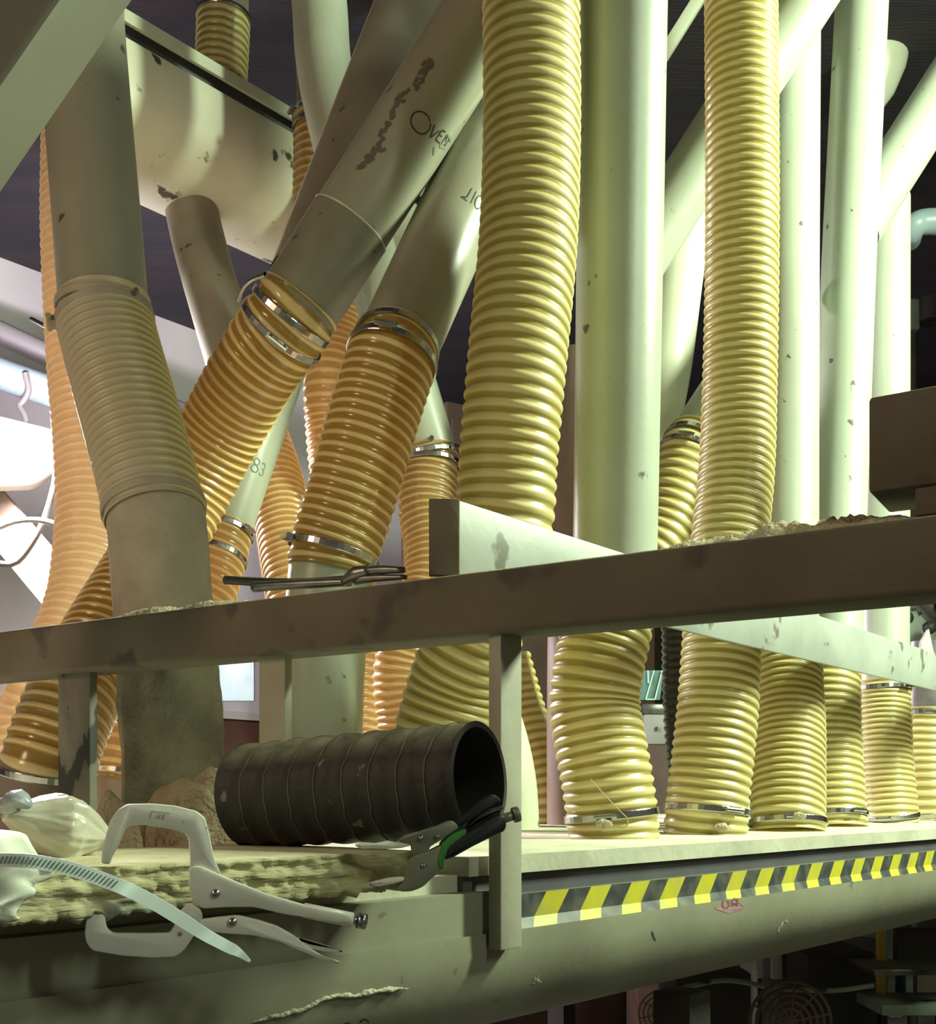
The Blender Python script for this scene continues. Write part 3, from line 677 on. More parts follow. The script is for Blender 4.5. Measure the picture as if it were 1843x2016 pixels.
quad('ceiling', [p+UP*ZCE for p in (a, b, c_, d_)], CEILM, .1, UP)
a, b = P(1770, -1190, 2.3), P(1940, 800, 2.3)
ax = (b-a).normalized(); sdv = ax.cross(Vector((0, -1, 0))).normalized()
tag(boxobj('steel_brace', (a+b)/2, ax*((b-a).length/2), sdv*.022, Vector((0, .02, 0)), mat('red_brown_brace', (.10, .055, .035), (.07, .04, .03), rough=.7), None, bev=.003), 'red brown steel brace at the upper right edge of the picture', 'brace', kind='thing')

# brown steel cabinet in the middle distance
cb = empty('machine_cabinet', P(1080, 1570, 5.9)-UP*ZC, 'tall dark brown cabinet behind the middle pipes', 'cabinet')
ca, cb2 = P(880, 1570, 5.6), P(1290, 1570, 6.3)
e = (cb2-ca)/2; nn = Vector((e.y, -e.x, 0)).normalized()
mid = (ca+cb2)/2-nn*.25; BRC = mat('cabinet_brown', (.085, .045, .03), (.06, .035, .025), rough=.6)
boxobj('body', (mid.x, mid.y, 1.75), e, nn*.25, UP*1.74, BRC, cb, bev=.01)
for s in (-.5, .5):
    m_ = (ca+cb2)/2+e*s+nn*.011; boxobj('door', (m_.x, m_.y, 1.75), e*.47, nn*.01, UP*1.65, BRC, cb, bev=.004)
# far machinery, right of the cabinet
def simple(label, name, cat, px0, py0, px1, py1, Y, depth, m, tilt=0, group=None, bev=.01):
    a, b = P(px0, py1, Y), P(px1, py0, Y)
    c = (a+b)/2+Vector((0, depth/2, 0))
    rt = Matrix.Rotation(tilt, 3, 'Y')
    o = boxobj(name, c, rt @ Vector(((b.x-a.x)/2, 0, 0)), (0, depth/2, 0), rt @ Vector((0, 0, (b.z-a.z)/2)), m, None, bev)
    return tag(o, label, cat, group)
# pale blue pipe elbow, right edge
tag(tube('pipe_elbow', pp([(1790, 470, 4.7), (1795, 452, 4.6), (1808, 440, 4.6), (1832, 436, 4.6), (1900, 436, 4.6), (1960, 400, 4.6), (1975, 300, 4.6), (1975, 175, 4.6)]), .05, BLUEP, None, seg=24, ds=.02), 'pale blue pipe elbow at the right edge beside the rightmost pipe', 'pipe', PG)
# rounded pale casing top right
bm = bmesh.new()
prof = [(0, 228), (18, 212), (38, 186), (58, 140), (71, 80), (73, 25), (70, 2), (0, 0)]
Yq = 4.4; sg_ = 28; rows = []
for (rp, py) in prof:
    c = P(1722, py, Yq); rr = rp/F*Yq
    rows.append([bm.verts.new((c.x+rr*math.cos(2*math.pi*i/sg_), c.y+rr*math.sin(2*math.pi*i/sg_), c.z)) for i in range(sg_)])
for r0, r1 in zip(rows, rows[1:]):
    for i in range(sg_):
        try: bm.faces.new((r0[i], r0[(i+1) % sg_], r1[(i+1) % sg_], r1[i]))
        except Exception: pass
bmesh.ops.remove_doubles(bm, verts=bm.verts, dist=1e-4); bmesh.ops.recalc_face_normals(bm, faces=bm.faces)
hop = mesh_bm('rounded_hopper', bm, PALE, None, smooth=True); tag(hop, 'white rounded hopper at top right behind the leaning pipe', 'hopper')
c = P(1722, 0, Yq); tube('hanger_pipe', [c, c+UP*.9], .04, DSTEEL, hop, seg=12)
tag(tube('vent_pipe', pp([(1770, 40, 5.0), (1776, 60, 5.0), (1776, 150, 5.0), (1768, 330, 5.0), (1740, 560, 5.0)]), [.05, .06, .05, .05, .05], mat('mauve_grey_paint', (.25, .23, .22), rough=.5), None, seg=20, ds=.03), 'mauve grey pipe behind the white rounded hopper', 'pipe', PG)
simple('grey panel above the white rounded hopper at top right', 'ceiling_panel', 'panel', 1700, -150, 1850, 22, 5.2, .1, MACHG)
el = simple('small grey green box on the dark wall at right edge', 'electrical_box', 'box', 1782, 585, 1812, 648, 6.5, .15, MACHG)
tube('mount_post', [P(1797, 648, 6.58), P(1797, 1270, 6.58), Vector((P(1797, 0, 6.58).x, 6.58, .0))], .03, MACH, el, seg=12)
p = P(1832, 600, 6.5); bm = bmesh.new(); bmesh.ops.create_cone(bm, cap_ends=True, segments=20, radius1=.065, radius2=.065, depth=.2, matrix=Matrix.Translation(p))
tag(mesh_bm('small_motor', bm, MACH, None, smooth=True), 'small black motor beside the grey green box at right edge', 'motor')
# machine behind the rail, right edge
cs = empty('blower_casing', P(1800, 1330, 5.0), 'green blower casing behind the pale rail at right edge', 'blower')
p0, p1 = P(1780, 1130, 5.0), P(1890, 1330, 5.0)
tube('drum', [P(1700, 1330, 5.2), P(1830, 1215, 5.1)], .17, MACHG, cs, seg=32, caps=True)
tube('rim', [P(1822, 1222, 5.1), P(1838, 1208, 5.09)], .195, MACH, cs, seg=32, caps=True)
for i in range(5):
    a = i*1.25; bmx = bmesh.new(); bmesh.ops.create_icosphere(bmx, subdivisions=2, radius=.03, matrix=Matrix.Translation(P(1815, 1190, 4.9)+Vector((math.cos(a)*.09, -.02, math.sin(a)*.11))))
    mesh_bm('bolt', bmx, MACH, cs, smooth=True)
plate('guard_fin', [(1815, 1262), (1829, 1238), (1842, 1300), (1812, 1300)], P(1828, 1270, 3.6), (0, -1, 0), .02, WHITEP, cs, rad=0, bev=0)
mb_ = simple('mint green panel at the right edge below the rail', 'mint_board', 'panel', 1830, 1332, 1900, 1382, 5.4, .05, MINT)
tube('mount_post', [P(1880, 1382, 5.44), Vector((P(1880, 0, 5.44).x, 5.44, .0))], .03, MACH, mb_, seg=12)
# little lit window and boxes between the two front hoses
fr = empty('inspection_window', P(1287, 1380, 5.78), 'small mint glass frame seen between the two front yellow hoses', 'window', kind='thing')
plate('glass', [(1262, 1320), (1306, 1320), (1300, 1378), (1258, 1378)], P(1287, 1350, 5.78), (0, -1, 0), .01, mat('green_glass', (.12, .22, .19), rough=.2), fr, rad=0, bev=0)
for a, b in (((1288, 1320), (1272, 1377)), ((1304, 1320), (1290, 1377)), ((1272, 1377), (1290, 1377)), ((1276, 1320), (1277, 1345))):
    tube('frame_bar', [P(*a, 5.765), P(*b, 5.765)], .0042, MINT, fr, seg=8)
gb = simple('small grey gearbox under the mint glass frame', 'gearbox', 'machine', 1264, 1385, 1312, 1406, 5.72, .15, DSTEEL)
cb3 = simple('pale grey control box behind the two front yellow hoses', 'control_box', 'box', 1268, 1406, 1322, 1466, 5.72, .15, mat('box_grey', (.27, .28, .25), rough=.5))
plate('knob', [(1289, 1432), (1295, 1430), (1296, 1438), (1290, 1440)], P(1292, 1435, 5.71), (0, -1, 0), .012, INK, cb3, rad=2, bev=0)
simple('dark brown cabinet low behind the two front yellow hoses', 'low_cabinet', 'cabinet', 1255, 1466, 1400, 2150, 5.7, .4, BRC)
tag(tube('pale_flask', pp([(1472, 1575, 3.6), (1472, 1593, 3.6), (1474, 1605, 3.6), (1475, 1618, 3.6), (1475, 1620.5, 3.6)]), [.006, .009, .012, .02, .022], MINT, None, seg=14, ds=.008, caps=True), 'small mint bottle standing on the deck behind the long yellow hose', 'bottle')

# ---- left background: wall lamp, pipe, cables, plank
lm = empty('work_lamp', P(30, 880, 4.6), 'glowing white work lamp at the left edge beside the pale hose', 'lamp')
plate('lamp_lens', [(-70, 822), (0, 830), (112, 858), (118, 905), (60, 945), (-70, 950)], P(30, 880, 4.55), Vector((.25, -.95, 0)), .03, LAMPM, lm, rad=14)
plate('lamp_housing', [(-84, 812), (0, 820), (120, 850), (126, 910), (62, 955), (-84, 960)], P(30, 880, 4.60), Vector((.25, -.95, 0)), .08, WHITEP, lm, rad=14)
wt = bpy.data.objects.new
cp_ = empty('wall_pipe', P(60, 760, 5.2), 'pale blue horizontal pipe with a hook on the left wall', 'pipe', PG)
tube('pipe_run', pp([(-140, 688, 5.2), (-40, 722, 5.3), (60, 757, 5.4), (220, 815, 5.55), (440, 880, 5.8)]), .075, BLUEP, cp_, seg=28, ds=.1)
tube('hook', pp([(50, 735, 5.3), (56, 770, 5.3), (44, 792, 5.3), (38, 800, 5.3), (48, 815, 5.3), (52, 830, 5.3)]), .014, CABLE, cp_, seg=10, ds=.02)
tag(tube('conduit', pp([(-140, 590, 5.6), (0, 655, 5.7), (110, 706, 5.8), (420, 840, 6.2)]), .06, mat('grey_conduit', (.36, .34, .36), rough=.6), None, seg=16, ds=.1), 'grey conduit running along the left wall above the pale blue pipe', 'pipe', PG)
tag(tube('hanging_cable', pp([(110, 905, 4.4), (108, 950, 4.4), (88, 1020, 4.4), (60, 1075, 4.4), (32, 1108, 4.4), (0, 1110, 4.4), (-40, 1100, 4.4)]), .012, CABLE, None, seg=10, ds=.03), 'dark looped cable hanging below the work lamp', 'cable', 'looped cables')
tag(tube('hanging_cable', pp([(-30, 1052, 4.35), (0, 1038, 4.35), (35, 1026, 4.35), (75, 1024, 4.35), (115, 1034, 4.35), (190, 1070, 4.35)]), .011, WHITEP, None, seg=10, ds=.03), 'white arched cable crossing the dark looped cable at left', 'cable', 'looped cables')
pk = [P(-120, 880, 4.9), P(260, 1330, 4.5)]
ax = (pk[1]-pk[0]).normalized(); sdv = ax.cross(Vector((0, -1, 0))).normalized()
tag(boxobj('timber_brace', (pk[0]+pk[1])/2, ax*((pk[1]-pk[0]).length/2), sdv*.09, Vector((0, .03, 0)), mat('pale_timber', (.55, .42, .33), (.45, .34, .27), scale=8, rough=.7), None, bev=.004), 'pale slanting timber brace behind the cables at left', 'brace')
tag(tube('thin_rod', pp([(62, 628, 3.6), (108, 652, 3.4), (150, 674, 3.3)]), .007, DSTEEL, None, seg=8), 'thin dark rod poking out beside the pale hose at left', 'rod')
simple('pale bluish panel on the left wall beside the middle pipes', 'wall_board', 'panel', 425, 1285, 500, 1380, 6.2, .03, SKYP, bev=.003)
simple('small pale bracket beside the upper end of the pale hose', 'lamp_bracket', 'bracket', 52, 176, 92, 226, 3.6, .05, mat('pink_bracket', (.5, .42, .38), rough=.4), bev=.006)

# ================================================================== THINGS ON THE MANIFOLD
# torn fibreboard lying along the front edge
s0_, s1_ = P(-260, 1570, .80), P(815, 1570, 1.245)
sdir = (s1_-s0_).normalized(); sback = Vector((-sdir.y, sdir.x, 0))
if sback.y < 0: sback = -sback
zt0, zb0 = ZC-.059, O.z-.023
L_ = (s1_-s0_).length; nx, nz, ny = 170, 12, 5; dep = .30
vs, fs = [], []
ring_n = 2*(nz+ny)
for i in range(nx+1):
    u = i/nx; prof = []
    for j in range(nz): prof.append((0, 1-j/nz))            # front, top to bottom
    for j in range(ny): prof.append((j/ny, 0))               # underside
    for j in range(nz): prof.append((1, j/nz))
    for j in range(ny): prof.append((1-j/ny, 1))             # top, back to front
    for (w, h) in prof:
        p = s0_+sdir*(L_*u)+sback*(dep*w); z = zb0+(zt0-zb0)*h
        q = Vector((p.x*10, p.y*10, z*60))
        if w < .001:
            r = noise.noise(Vector((u*34, h*7, 1)))*.006+noise.noise(Vector((u*120, h*16, 2)))*.002-(.006*math.sin(h*14))*.3
            p = p+sback*(r*(.5 if h > .95 else 1))
            if h < .12: z += noise.noise(Vector((u*40, 4, 2)))*.006+noise.noise(Vector((u*110, 1, 5)))*.003-.002
        if h > .99 and 0 < w < 1: z += noise.noise(p*30)*.0015
        if i in (0, nx): p = p+sdir*noise.noise(Vector((w*9, h*6, 3)))*.02
        vs.append((p.x, p.y, z))
for i in range(nx):
    for j in range(ring_n):
        j2 = (j+1) % ring_n; fs.append((i*ring_n+j, i*ring_n+j2, (i+1)*ring_n+j2, (i+1)*ring_n+j))
fs.append(tuple(range(ring_n))[::-1]); fs.append(tuple(nx*ring_n+j for j in range(ring_n)))
tag(mesh_np('fibreboard', vs, fs, FIBRE, None), 'torn yellowish fibreboard strip lying along the front edge at left', 'board')

# black hose offcut
ba, bb = P(492, 1567, 1.405), P(945, 1535, 1.245)
q, ss = spline([ba, ba.lerp(bb, .5), bb], .003)
Rh = .0655
bl = empty('hose_offcut', P(700, 1670, 1.32), 'short black rubber hose offcut lying on the fibreboard', 'hose')
n = len(q)
rad = np.full(n, Rh)+np.array([.0012*noise.noise(Vector((s*30, 1, 0))) for s in ss])
ph = ss/.044
v1, f1, rib = tube_arrays(q, ss, rad-.0022, 64, .0025, .0385)
mesh_np('rubber_wall', v1, f1, BLKR, bl, attr=rib)
v2, f2, _ = tube_arrays(q, ss, rad-.0065, 64)
mesh_np('inner_lining', v2, f2[:, ::-1], BLKI, bl)
t_, A_, B_ = frames(q)
for e_i in (0, n-1):
    vs, fs = [], []
    for i in range(64):
        th = 2*math.pi*i/64
        for rr_ in (Rh+.0003, Rh-.0066): vs.append(q[e_i]+rr_*(math.cos(th)*A_[e_i]+math.sin(th)*B_[e_i]))
    for i in range(64): fs.append((2*i, 2*i+1, 2*((i+1) % 64)+1, 2*((i+1) % 64)))
    mesh_np('rim', vs, fs, BLKI, bl, smooth=False)
# dusty crease lines of the spiral
for k in range(1, 9):
    i0 = int(n*(k/9.0+.01)); pts = []
    for j in range(26):
        th = -1.9+j*.125; ii = min(n-1, max(0, i0-int(th*2.2)))
        an = th; pts.append(Vector(q[ii]+(rad[ii]+.0005)*(math.cos(an)*A_[ii]+math.sin(an)*B_[ii])))
    tube('crease', pts, .0006, CREASE, bl, seg=5, ds=.006)

# locking C-clamp gripping the fibreboard
cpn = Vector((.30, -.954, 0)); cp0 = P(300, 1700, .955)
lc = empty('locking_clamp', P(300, 1760, .96), 'nickel locking C clamp gripping the fibreboard at left', 'clamp')
plate('upper_jaw', [(199, 1700), (201, 1672), (216, 1618), (232, 1594), (252, 1583), (300, 1582), (345, 1586), (388, 1597), (404, 1610), (412, 1640), (422, 1690), (436, 1722), (376, 1716),
                    (375, 1690), (372, 1650), (364, 1640), (335, 1632), (285, 1624), (258, 1624), (247, 1632), (232, 1668), (220, 1690), (217, 1702)], cp0, cpn, .011, NICKEL, lc, rad=6)
plate('clamp_body', [(374, 1708), (392, 1704), (432, 1722), (470, 1738), (530, 1762), (600, 1782), (660, 1795), (692, 1802), (694, 1818), (660, 1816), (600, 1806), (560, 1800), (500, 1786), (450, 1786), (400, 1789), (382, 1778), (374, 1755)], cp0+cpn*.003, cpn, .016, NICKEL, lc, rad=8)
plate('lower_jaw', [(171, 1795), (166, 1840), (170, 1858), (182, 1872), (240, 1882), (300, 1886), (345, 1884), (362, 1872), (380, 1846), (400, 1800), (388, 1782), (372, 1778), (352, 1800), (342, 1826), (334, 1838), (290, 1839), (222, 1838), (210, 1828), (206, 1800)], cp0+cpn*.001, cpn, .011, NICKEL, lc, rad=7)
plate('lever', [(392, 1812), (440, 1806), (470, 1803), (510, 1812), (548, 1824), (580, 1842), (610, 1866), (640, 1884), (672, 1894), (668, 1899), (630, 1888), (590, 1872), (550, 1854), (500, 1842), (440, 1838), (396, 1832)], cp0+cpn*.002, cpn, .012, NICKEL, lc, rad=6)
plate('release_lever', [(585, 1846), (610, 1856), (655, 1866), (678, 1872), (672, 1876), (640, 1874), (600, 1866)], cp0+cpn*.0, cpn, .006, NICKEL, lc, rad=3)
plate('link', [(372, 1790), (392, 1782), (400, 1806), (386, 1824), (350, 1840), (346, 1828), (366, 1812)], cp0-cpn*.006, cpn, .006, NICKEL, lc, rad=4)
def px_cyl(name, a, b, r, m, parent, off=.0, seg=16):
    pa, pb = onplane(*a, cp0+cpn*off, cpn), onplane(*b, cp0+cpn*off, cpn); return tube(name, [pa, pb], r, m, parent, seg=seg, caps=True)
px_cyl('handle_tube', (598, 1792), (693, 1811), .0068, NICKEL, lc, -.005)
px_cyl('adjusting_screw', (690, 1810), (706, 1813), .0038, STEEL, lc, -.005)
px_cyl('screw_knob', (704, 1812), (720, 1815), .0072, STEEL, lc, -.005)
for (x, y, o_) in ((425, 1759, .003), (458, 1815, .002), (355, 1838, .001)):
    p = onplane(x, y, cp0+cpn*o_, cpn); bm = bmesh.new(); bmesh.ops.create_uvsphere(bm, u_segments=14, v_segments=8, radius=.0042 if x < 460 and x > 400 else .002, matrix=Matrix.Translation(p))
    mesh_bm('rivet', bm, STEEL, lc, smooth=True)
def stamp(lines, w, m, name, off=.0012):
    vs, fs = [], []
    for (x0, y0), (x1, y1) in lines:
        l = math.hypot(x1-x0, y1-y0); nx_, ny_ = -(y1-y0)/l*w/2, (x1-x0)/l*w/2; b0 = len(vs)
        for (x, y) in ((x0+nx_, y0+ny_), (x1+nx_, y1+ny_), (x1-nx_, y1-ny_), (x0-nx_, y0-ny_)): vs.append(onplane(x, y, cp0+cpn*off, cpn)[:])
        fs.append((b0, b0+1, b0+2, b0+3))
    mesh_np(name, vs, fs, m, lc, smooth=False)
ETCH = mat('etched_mark', (.25, .26, .21), rough=.6)
stamp([((298, 1597), (336, 1602)), ((298, 1597), (296, 1611)), ((309, 1604), (309, 1611)), ((312, 1604), (316, 1604)), ((316, 1604), (312, 1611)), ((312, 1611), (316, 1611)), ((319, 1605), (324, 1605)), ((324, 1605), (319, 1612)), ((319, 1612), (324, 1612)), ((362, 1616), (361, 1619))], 1.3, ETCH, 'stamped_mark')

# second locking pliers with green and black grip near the middle post
gpn = Vector((.25, -.968, 0)); gp0 = P(850, 1690, 1.165)
gp = empty('locking_pliers', P(850, 1700, 1.17), 'locking pliers with green and black grip beside the middle post', 'pliers')
plate('upper_jaw', [(700, 1664), (720, 1659), (760, 1662), (790, 1657), (808, 1650), (812, 1664), (790, 1670), (760, 1672), (730, 1671), (712, 1672)], gp0, gpn, .012, NICKEL, gp, rad=5)
plate('jaw_body', [(783, 1656), (800, 1644), (830, 1636), (862, 1626), (888, 1614), (898, 1620), (905, 1630), (872, 1652), (846, 1668), (846, 1680), (820, 1686), (812, 1676), (812, 1662)], gp0+gpn*.002, gpn, .010, TOOLG, gp, rad=6)
plate('lower_body', [(818, 1684), (845, 1676), (872, 1662), (878, 1690), (872, 1712), (852, 1728), (834, 1746), (812, 1755), (790, 1756), (781, 1750), (796, 1736), (802, 1712), (806, 1692)], gp0+gpn*.003, gpn, .012, TOOLG, gp, rad=8)
plate('lower_jaw', [(722, 1742), (740, 1735), (770, 1728), (796, 1726), (800, 1734), (776, 1740), (745, 1746)], gp0+gpn*.001, gpn, .010, NICKEL, gp, rad=4)
plate('green_collar', [(872, 1658), (892, 1642), (916, 1632), (921, 1640), (905, 1654), (886, 1668), (876, 1690), (874, 1712), (866, 1708), (864, 1690)], gp0+gpn*.005, gpn, .016, GREENG, gp, rad=5)
tag(plate('grip', [(878, 1672), (905, 1648), (940, 1628), (975, 1606), (990, 1604), (1000, 1622), (996, 1636), (970, 1648), (930, 1668), (895, 1688), (876, 1694)], gp0+gpn*.006, gpn, .018, BLACKG, gp, rad=7, bev=.004), 'black grip')
plate('lever', [(896, 1618), (920, 1600), (948, 1574), (970, 1562), (984, 1570), (988, 1580), (966, 1584), (940, 1598), (915, 1622), (900, 1634)], gp0-gpn*.002, gpn, .012, BLACKG, gp, rad=6, bev=.002)
plate('lever', [(916, 1632), (940, 1606), (965, 1590), (990, 1586), (994, 1592), (972, 1600), (948, 1612), (926, 1636)], gp0-gpn*.004, gpn, .010, BLACKG, gp, rad=5, bev=.002)
def gcyl(name, a, b, r, m): 
    return tube(name, [onplane(*a, gp0, gpn), onplane(*b, gp0, gpn)], r, m, gp, seg=14, caps=True)
gcyl('adjusting_screw', (984, 1614), (1014, 1604), .0052, TOOLG); gcyl('screw_knob', (1011, 1605), (1021, 1602), .0085, TOOLG)
for (x, y) in ((829, 1650), (862, 1647), (834, 1704)):
    p = onplane(x, y, gp0+gpn*.004, gpn); bm = bmesh.new(); bmesh.ops.create_uvsphere(bm, u_segments=12, v_segments=8, radius=.0025, matrix=Matrix.Translation(p)); mesh_bm('rivet', bm, STEEL, gp, smooth=True)

# pliers lying on top of the beam
pz = ZT+.008
pl = empty('pliers', beam_pt(640, ZT, .02), 'dark steel pliers lying on top of the beam beside the short hose', 'pliers')
def bp_(px, py, back=.02):
    n_ = Vector((-BN.x, -BN.y, 0)); return onplane(px, py, B0+BN*back, n_)
tube('handle', [bp_(500, 1156, .015), bp_(560, 1152, .015), bp_(640, 1148, .02), bp_(690, 1146, .025)], [.0075, .007, .0065, .006], DSTEEL, pl, seg=14, ds=.01, caps=True)
tube('handle', [bp_(445, 1142, .12), bp_(520, 1146, .1), bp_(600, 1146, .07), bp_(690, 1140, .03)], [.007, .007, .006, .006], DSTEEL, pl, seg=14, ds=.01, caps=True)
tube('pivot', [bp_(676, 1146, .02), bp_(700, 1132, .02), bp_(730, 1124, .02)], [.006, .012, .008], DSTEEL, pl, seg=14, ds=.006, caps=True)
tube('jaw', [bp_(715, 1126, .02), bp_(750, 1122, .02), bp_(796, 1122, .02)], [.007, .006, .004], DSTEEL, pl, seg=12, ds=.01, caps=True)
tube('jaw', [bp_(700, 1142, .02), bp_(740, 1138, .02), bp_(800, 1136, .02)], [.007, .005, .003], DSTEEL, pl, seg=12, ds=.01, caps=True)

# plastic bag bundle, cloth, scrap
def blob(name, path, radii, m, amp, fq, seed, squash=.8, seg=40, ds=.004, parent=None, wr=0):
    q, ss = spline(path, ds); r = np.interp(ss/ss[-1], np.linspace(0, 1, len(radii)), radii)
    v, f, _ = tube_arrays(q, ss, r, seg)
    out = []
    for i, p in enumerate(v):
        c = q[i//seg]; dv = p-c; s = ss[i//seg]; th = i % seg/seg*2*math.pi
        k = 1+amp*noise.noise(Vector((math.cos(th)*fq, math.sin(th)*fq, s*9+seed)))+amp*.5*abs(noise.noise(Vector((math.cos(th)*fq*2.5, math.sin(th)*fq*2.5, s*22+seed))))
        k += wr*(math.sin(th*8+s*30+3*noise.noise(Vector((th, s*14, seed))))*.6+math.sin(th*15-s*50)*.35)
        out.append((c[0]+dv[0]*k, c[1]+dv[1]*k, c[2]+dv[2]*k*squash))
    n = len(q); f = f.tolist(); f.append(list(range(seg))); f.append([(n-1)*seg+j for j in range(seg)][::-1])
    return mesh_np(name, out, f, m, parent)
bg = blob('plastic_bag', [P(8, 1604, 1.08), P(40, 1612, 1.09), P(90, 1625, 1.11), P(150, 1636, 1.13), P(200, 1648, 1.14), P(220, 1655, 1.14)], [.006, .018, .030, .038, .034, .022, .004], BAGM, .22, 1.8, 3, .95, seg=96, wr=.055)
tag(bg, 'crumpled clear plastic bag bundle left of the locking C clamp', 'bag')
sc = blob('foil_scrap', [P(-10, 1580, 1.07), P(14, 1586, 1.07), P(36, 1576, 1.07), P(60, 1588, 1.07)], [.004, .011, .010, .003], BLUE, .5, 2, 8, .8, 24)
tag(sc, 'bluish scrap of film on the left end of the plastic bag', 'scrap')
# cloth draped over the board at the left edge
def cloth_pt(u, w):
    # u along the board, w: 0 at the back on top, to 1 hanging down the front
    x = -.16+.150*u
    base = s0_+sdir*(L_*.235+x)
    if w < .45: p = base+sback*(.10*(1-w/.45)-.012*0); z = zt0+.008+.035*math.sin(math.pi*w/.45*.8)*(1-.3*u)
    else:
        k = (w-.45)/.55; p = base-sback*(.014+.006*math.sin(k*5)); z = zt0+.012-(.075-.03*u)*k
    off = noise.noise(Vector((u*3.2, w*3.4, 5)))*.014+.006*math.sin(u*11+w*7+3*noise.noise(Vector((u*2, w*3, 1))))*(.3+w)
    p = p-sdir*(.035*max(0, w-.5)*u+.02*u*noise.noise(Vector((w*6, 2, 7))))
    p = p-sback*abs(off)*.8
    return (p.x+.01*noise.noise(Vector((w*4, u, 1))), p.y, z+off*.5)
nu, nw = 30, 36; vs = [cloth_pt(i/nu, j/nw) for i in range(nu+1) for j in range(nw+1)]
fs = [(i*(nw+1)+j, i*(nw+1)+j+1, (i+1)*(nw+1)+j+1, (i+1)*(nw+1)+j) for i in range(nu) for j in range(nw)]
cl = mesh_np('rag', vs, fs, CLOTH, None); tag(cl, 'white rag draped over the fibreboard at the left edge', 'rag')
so = cl.modifiers.new('Solidify', 'SOLIDIFY'); so.thickness = .003
# brown sawdust heap behind the clamp
def heap(label, cx, cy, cz, rx, ry, h, m, seed, dirx, name='sawdust'):
    vs, fs = [], []; n_, k_ = 40, 14; dy = Vector((-dirx.y, dirx.x, 0))
    for i in range(k_+1):
        r = i/k_
        for j in range(n_):
            a = 2*math.pi*j/n_; p = Vector((cx, cy, 0))+dirx*(rx*r*math.cos(a))+dy*(ry*r*math.sin(a))
            z = h*(1-r**2.2)*(1+.5*noise.noise(Vector((math.cos(a)*r*2.3, math.sin(a)*r*2.3, seed))))+.006*noise.noise(Vector((p.x*60, p.y*60, seed)))*(1-r)
            vs.append((p.x, p.y, cz+max(0, z)))
    for i in range(k_):
        for j in range(n_): fs.append((i*n_+j, i*n_+(j+1) % n_, (i+1)*n_+(j+1) % n_, (i+1)*n_+j))
    return tag(mesh_np(name, vs, fs, m, None), label, 'sawdust', kind='stuff')
p = P(405, 1570, 1.52); heap('heap of brown sawdust behind the locking C clamp', p.x, p.y, O.z-.0245, .14, .07, .125, SAWB, 4, Vector((1, 0, 0)))
p = P(235, 1570, 1.50); heap('smaller heap of light brown sawdust right of the plastic bag', p.x, p.y, O.z-.0245, .07, .06, .095, SAWB, 8, Vector((1, 0, 0)))

# loose slotted hose-clamp band hanging across the clamp
sp_pts = [(-120, 1700, .80), (-10, 1694, .80), (50, 1695, .80), (100, 1702, .805), (150, 1714, .81), (200, 1731, .815), (250, 1751, .82), (300, 1776, .83), (350, 1806, .84), (400, 1838, .85), (440, 1860, .855), (470, 1876, .86), (492, 1893, .86)]
q, ss = spline(pp(sp_pts), .001)
T_ = np.gradient(q, axis=0); T_ /= np.linalg.norm(T_, axis=1)[:, None]
vs, fs = [], []; nb = len(q)
for i in range(nb):
    nrm = np.cross(T_[i], np.array([0, 1., 0])); nrm /= np.linalg.norm(nrm); nrm = nrm*(1 if nrm[2] > 0 else -1); nrm = nrm*.85+np.array([0, .5, 0])
    w = np.interp(i/nb, [0, .75, .93, 1], [.0058, .0055, .0045, .0008])
    for sgn, dd in ((-1, 0), (1, 0), (1, .0012), (-1, .0012)): vs.append(q[i]+nrm*w*sgn+np.array([0, dd, 0]))
for i in range(nb-1):
    for j in range(4): fs.append((i*4+j, i*4+(j+1) % 4, (i+1)*4+(j+1) % 4, (i+1)*4+j))
st = mesh_np('hose_clamp_band', vs, fs, STRAP, None, smooth=False)
tag(st, 'loose slotted steel hose clamp band curving across the C clamp', 'strap')
vs, fs = [], []
for i in range(0, int(nb*.52), 3):
    nrm = np.cross(T_[i], np.array([0, 1., 0])); nrm /= np.linalg.norm(nrm); nrm = nrm*(1 if nrm[2] > 0 else -1); nrm = nrm*.85+np.array([0, .5, 0])
    b0 = len(vs)
    for (s, h) in ((-.0006, -.0030), (.0006, -.0030), (.0006, .0030), (-.0006, .0030)): vs.append(q[i]+T_[i]*(s+.0006*h/.0032)+nrm*h+np.array([0, -.0005, .0003]))
    fs.append((b0, b0+1, b0+2, b0+3))
mesh_np('band_slots', vs, fs, mat('slot_shadow_steel', (.10, .14, .13), rough=.6), st, smooth=False)

hs = [o for o in COL.objects if o.get('category') == 'hose']
def by_label(t): return next(o for o in COL.objects if t in str(o.get('label', '')))
for lab, (x, y, Y) in (('crooked yellow hose', (1190, 1622, 2.028)), ('long yellow hose right of', (1420, 1629, 2.262)), ('third from the crooked', (1574, 1606, 2.485))):
    bm = bmesh.new(); bmesh.ops.create_icosphere(bm, subdivisions=3, radius=.012, matrix=Matrix.Translation(P(x, y, Y)) @ Matrix.Diagonal((1.3, .7, .75, 1)))
    for v in bm.verts: v.co += Vector((1, 1, 1))*noise.noise(v.co*140)*.003
    mesh_bm('dust_lump', bm, SAW, by_label(lab), smooth=True)
tube('strap_tail', pp([(468, 592, 2.36), (478, 568, 2.34), (496, 550, 2.32), (522, 540, 2.3)]), .005, STEEL, by_label('amber hose slanting down'), seg=8, ds=.006)

